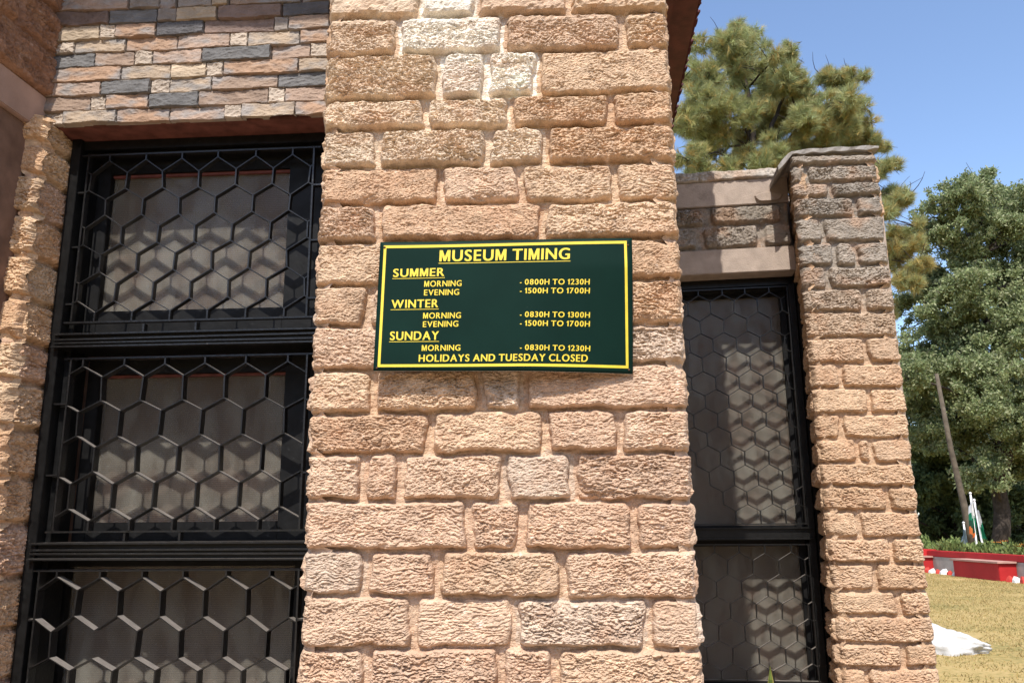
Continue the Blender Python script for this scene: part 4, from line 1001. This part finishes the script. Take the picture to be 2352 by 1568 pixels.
# painted edging stones on the lawn
proto = {}
def edging(x, y, rot, white):
    key = white
    if key not in proto:
        m = MB(); m.col = (.78, .76, .70) if white else (.50, .06, .045)
        n_ = 5; ang = [2 * math.pi * (i + .2 * math.sin(i * 7.0)) / n_ for i in range(n_)]
        rr = random.Random(4 + white); rad = [rr.uniform(.10, .15) for _ in ang]
        vs = [(r_ * math.cos(a_), r_ * math.sin(a_), -.02) for r_, a_ in zip(rad, ang)] + [(r_ * .9 * math.cos(a_), r_ * .9 * math.sin(a_), .07 + rr.uniform(-.01, .02)) for r_, a_ in zip(rad, ang)] + [(r_ * .3 * math.cos(a_) + .03, r_ * .3 * math.sin(a_), .16 + rr.uniform(-.01, .02)) for r_, a_ in zip(rad, ang)]
        fs = [(i, (i + 1) % n_, n_ + (i + 1) % n_, n_ + i) for i in range(n_)] + [(n_ + i, n_ + (i + 1) % n_, 2 * n_ + (i + 1) % n_, 2 * n_ + i) for i in range(n_)] + [tuple(2 * n_ + i for i in range(n_)), tuple(range(n_))[::-1]]
        m.add(vs, fs); o = m.build('edging_stone', M['paint']); proto[key] = o
    else:
        o = proto[key].copy(); COL.objects.link(o)
    o.location = (x, y, 0); o.rotation_euler = (0, 0, rot); o.scale = (random.uniform(.85, 1.15),) * 3
    return o
far_n = ['white edging stone far along the grey panel', 'red edging stone far along the grey panel']
for i in range(9):
    yy = Yf + .1 + i * .36
    w_ = i % 2 == 0
    tag(edging(X0 + .2, yy + .2, random.uniform(0, 6), w_), ('white' if w_ else 'red') + ' painted stone in the row at the foot of the far grey panel', 'edging stone', ('white' if w_ else 'red') + ' edging stones at the far grey panel')
for i in range(9):
    yy = Yn - .25 - i * .34; w_ = i % 2 == 1
    tag(edging(X0 + .12, yy, random.uniform(0, 6), w_), ('white' if w_ else 'red') + ' painted stone in the row by the near bench end', 'edging stone', ('white' if w_ else 'red') + ' edging stones by the near bench')
# planting on top of the planter
def hedge(name, label, cat, y0, y1, h, cols, size, n, kind=None):
    c = np.stack([RNG.uniform(X0 + wdt + .35, X0 + wdt + 1.5, n), RNG.uniform(y0, y1, n), RNG.random(n)], 1)
    c[:, 2] = Hw - .25 + (h + .42 * fbm(c[:, 0] * 1.6, c[:, 1] * .9, 3.0, 4)) * c[:, 2] ** .7
    a = RNG.normal(0, .6, (n, 3)); a[:, 2] = np.abs(a[:, 2]) + .5; a /= np.linalg.norm(a, axis=1)[:, None]
    b = np.cross(a, RNG.normal(size=(n, 3))); b /= np.linalg.norm(b, axis=1)[:, None]; s = RNG.uniform(.6, 1.3, (n, 1)) * size
    V = np.stack([c, c + a * s * .5 + b * s * .2, c + a * s, c + a * s * .5 - b * s * .2], 1).reshape(-1, 3)
    k = RNG.integers(0, len(cols), n); C_ = np.repeat(np.array(cols)[k] * RNG.uniform(.7, 1.3, (n, 1)), 4, 0)
    o = link(name, np_mesh(V, np.arange(4 * n).reshape(-1, 4), C_, False), M['leaf']); tag(o, label, cat, kind=kind); return o
hedge('bedding_plants', 'bright green low bedding plants growing along the top of the planter', 'plants', Yn - 8, Yf + 14, .34, [(.19, .24, .07), (.24, .29, .09), (.13, .18, .05), (.17, .21, .06)], .15, 17000, 'stuff')
# orange flowers at the right, countable heads
fx = [(2076.4 + .1758 * x, 1102.5 + .1758 * y) for x, y in ((1195, 820), (1275, 825), (1310, 805), (1480, 870), (1545, 875), (1560, 850))]
for i, (x, y) in enumerate(fx):
    Yfl = y_on_x(x, X0 + wdt + .75); p = EYE + ray(x, y) * (Yfl / ray(x, y).y)
    fl = empty('marigold', (p.x, p.y, Hw - .1)); tag(fl, 'orange flower on a thin stem above the green bedding plants', 'flower', 'orange flowers on the planter')
    m = MB(); m.tube([(p.x, p.y, Hw - .1), (p.x + .02, p.y, (p.z + Hw) / 2), (p.x, p.y, p.z)], .012, 5); m.build('stem', M['leaf'] if False else M['pole'], fl)
    m = MB(); m.col = (.70, .26, .05)
    for k in range(9):
        a_ = 2 * math.pi * k / 9; d = Vector((math.cos(a_), math.sin(a_), .35)); q = Vector((-math.sin(a_), math.cos(a_), 0)) * .04
        c = Vector(p); m.add([c, c + d * .07 + q, c + d * .13, c + d * .07 - q], [(0, 1, 2, 3)])
    m.build('petals', M['flag'], fl)
# flagpoles and limp tricolour flags
zf = lambda x, y: (2076.4 + .1758 * x, 1102.5 + .1758 * y)
def flag(name, label, base, top, Y, bands, fw, fl_, seed):
    pb = depth(*zf(*base), Y); pt = depth(*zf(*top), Y)
    o = empty('flagpole', (pb.x, pb.y, 0)); tag(o, label, 'flagpole', None)
    d = (pt - pb); b0_ = pb - d * (pb.z / d.z)
    m = MB(); m.tube([b0_, pb, pt], [.045, .04, .032], 8); m.build('pole', M['whitepole'], o, smooth=True)
    m = MB(); m.tube([pt, pt + Vector((0, 0, .05)), pt + Vector((0, 0, .09))], [.03, .055, .02], 8); m.build('finial', M['whitepole'], o, smooth=True)
    if not bands: return
    f = MB(); rr = random.Random(seed); n, kk_ = 24, 12
    vs = []; colr_ = []
    for i in range(n + 1):
        t = i / n
        for j in range(kk_ + 1):
            s_ = j / kk_; wdt_ = fw * (.45 + .55 * t)
            x = (s_ - .15) * -wdt_ * (1 if seed % 2 else -1); y = .07 * math.sin(s_ * 17 + t * 2 + seed) * (.4 + s_)
            z = -t * fl_ - s_ * .35 * (1 - t) - .08 * math.sin(s_ * 9 + seed)
            p = pt + (-d).normalized() * .12 - Vector((0, 0, 0)) + Vector((x, y - .05, z)) + (b0_ - pt).normalized() * 0
            p.x += (b0_.x - pt.x) * (t * fl_) / max(.1, (pt.z - b0_.z)); vs.append(p)
            q = min(.999, max(0, t * .86 + s_ * .25 - .05)); colr_.append(bands[int(q * len(bands))])
    for i in range(n):
        for j in range(kk_):
            a = i * (kk_ + 1) + j; qd = (a, a + 1, a + kk_ + 2, a + kk_ + 1); f.col = colr_[a]; f.add([vs[x] for x in qd], [(0, 1, 2, 3)])
    f.build('flag', M['flag'], o, smooth=False)
SAF, WHT, GRE = (.72, .22, .06), (.76, .75, .72), (.02, .20, .10)
flag('f', 'tallest white flagpole with a limp white, green and orange flag', (955, 905), (868, 185), 31.0, [WHT, WHT, GRE, (.03, .08, .05), SAF], .26, 1.35, 3)
flag('f', 'white flagpole right of the tallest one with a drooping white and green flag', (1035, 890), (918, 275), 30.0, [WHT, WHT, GRE, GRE], .17, 1.2, 4)
flag('f', 'shortest white flagpole left of the wooden pole with a faded blue grey flag', (822, 885), (780, 570), 31.5, [(.12, .16, .18), (.16, .20, .22)], .42, .8, 7)
# leaning wooden pole
lp = MB(); a = depth(2232, 1262, 33); b = depth(2151, 858, 33); d = b - a; a = a - d * (a.z / d.z)
lp.tube([a, a.lerp(b, .3) + Vector((.05, 0, 0)), a.lerp(b, .6) + Vector((-.03, 0, 0)), b], [.15, .125, .10, .07], 10)
tag(lp.build('wooden_pole', M['pole'], smooth=True), 'weathered leaning wooden pole rising behind the red planter', 'pole')

# ------------------------------------------------------------------ whitewashed rock on the lawn
ra = ground(2128, 1492); rb_ = ground(2312, 1503)
bm = bmesh.new(); bmesh.ops.create_icosphere(bm, subdivisions=5, radius=1)
Lr = (rb_ - ra).length; cen = (ra + rb_) / 2 + Vector((-.12, .25, 0))
co = np.array([v.co[:] for v in bm.verts]); nn = fbm(co[:, 0] * 1.6, co[:, 1] * 1.6, co[:, 2] * 1.6 + 3, 4); n2 = ridge(co[:, 0] * 3, co[:, 1] * 3, co[:, 2] * 5, 3)
for v, k_, k2 in zip(bm.verts, nn, n2):
    s_ = 1 + .22 * k_ + .07 * k2; bl = max(.02, 1 - v.co.x ** 2) ** -.2; x = max(-.9, min(.72, v.co.x * s_)); t = (x + 1) / 2
    hgt = (.34 * (1 - t) ** .9 + .06) ; z = v.co.z * s_ * bl
    z = min(z, .72 + .16 * k_ + .05 * k2)
    v.co = Vector((cen.x + x * Lr * .56, cen.y + v.co.y * s_ * bl * .42, z * hgt * 1.12 + .03))
me = bpy.data.meshes.new('rock'); bm.to_mesh(me); bm.free()
me.polygons.foreach_set('use_smooth', np.full(len(me.polygons), True))
tag(link('painted_rock', me, M['white']), 'whitewashed flat boulder lying on the dry lawn by the column', 'rock')

# ------------------------------------------------------------------ spiky plant below the right window
pl = empty('agave_plant', RW.w(.18, 0, .35)); tag(pl, 'green spiky plant with yellow edged leaves under the right window', 'plant')
tipw = depth(1757, 1523, 4.05)
def blade(tip, base, wd, col, edge):
    m = MB(); n = 16; side_ = (tip - base).cross(Vector((0, 1, 0))).normalized()
    for i in range(n):
        rows_ = []
        for t in (i / n, (i + 1) / n):
            p = base.lerp(tip, t) + Vector((0, -.10 * math.sin(t * 2.2), 0)); w_ = wd * (1 - t ** 7) * (.5 + .9 * t * (1 - t)) + .0008
            rows_.append([p - side_ * w_, p - side_ * w_ * .72 + Vector((0, .004, 0)), p + Vector((0, .012, 0)), p + side_ * w_ * .72 + Vector((0, .004, 0)), p + side_ * w_])
        for k in range(4):
            m.col = edge if k in (0, 3) else tuple(c * (1.25 if i % 2 else .8) for c in col)
            m.add([rows_[0][k], rows_[0][k + 1], rows_[1][k + 1], rows_[1][k]], [(0, 1, 2, 3)])
    m.build('leaf', M['leaf'], pl)
b0_ = Vector((tipw.x - .06, tipw.y + .03, .02))
blade(tipw, b0_, .055, (.16, .22, .05), (.45, .42, .12))
for k in range(7):
    a_ = 2 * math.pi * k / 7; blade(b0_ + Vector((.22 * math.cos(a_), .12 * math.sin(a_) - .05, .5 + .1 * (k % 3))), b0_ + Vector((.02 * math.cos(a_), .02 * math.sin(a_), 0)), .032, (.14, .2, .05), (.42, .4, .12))
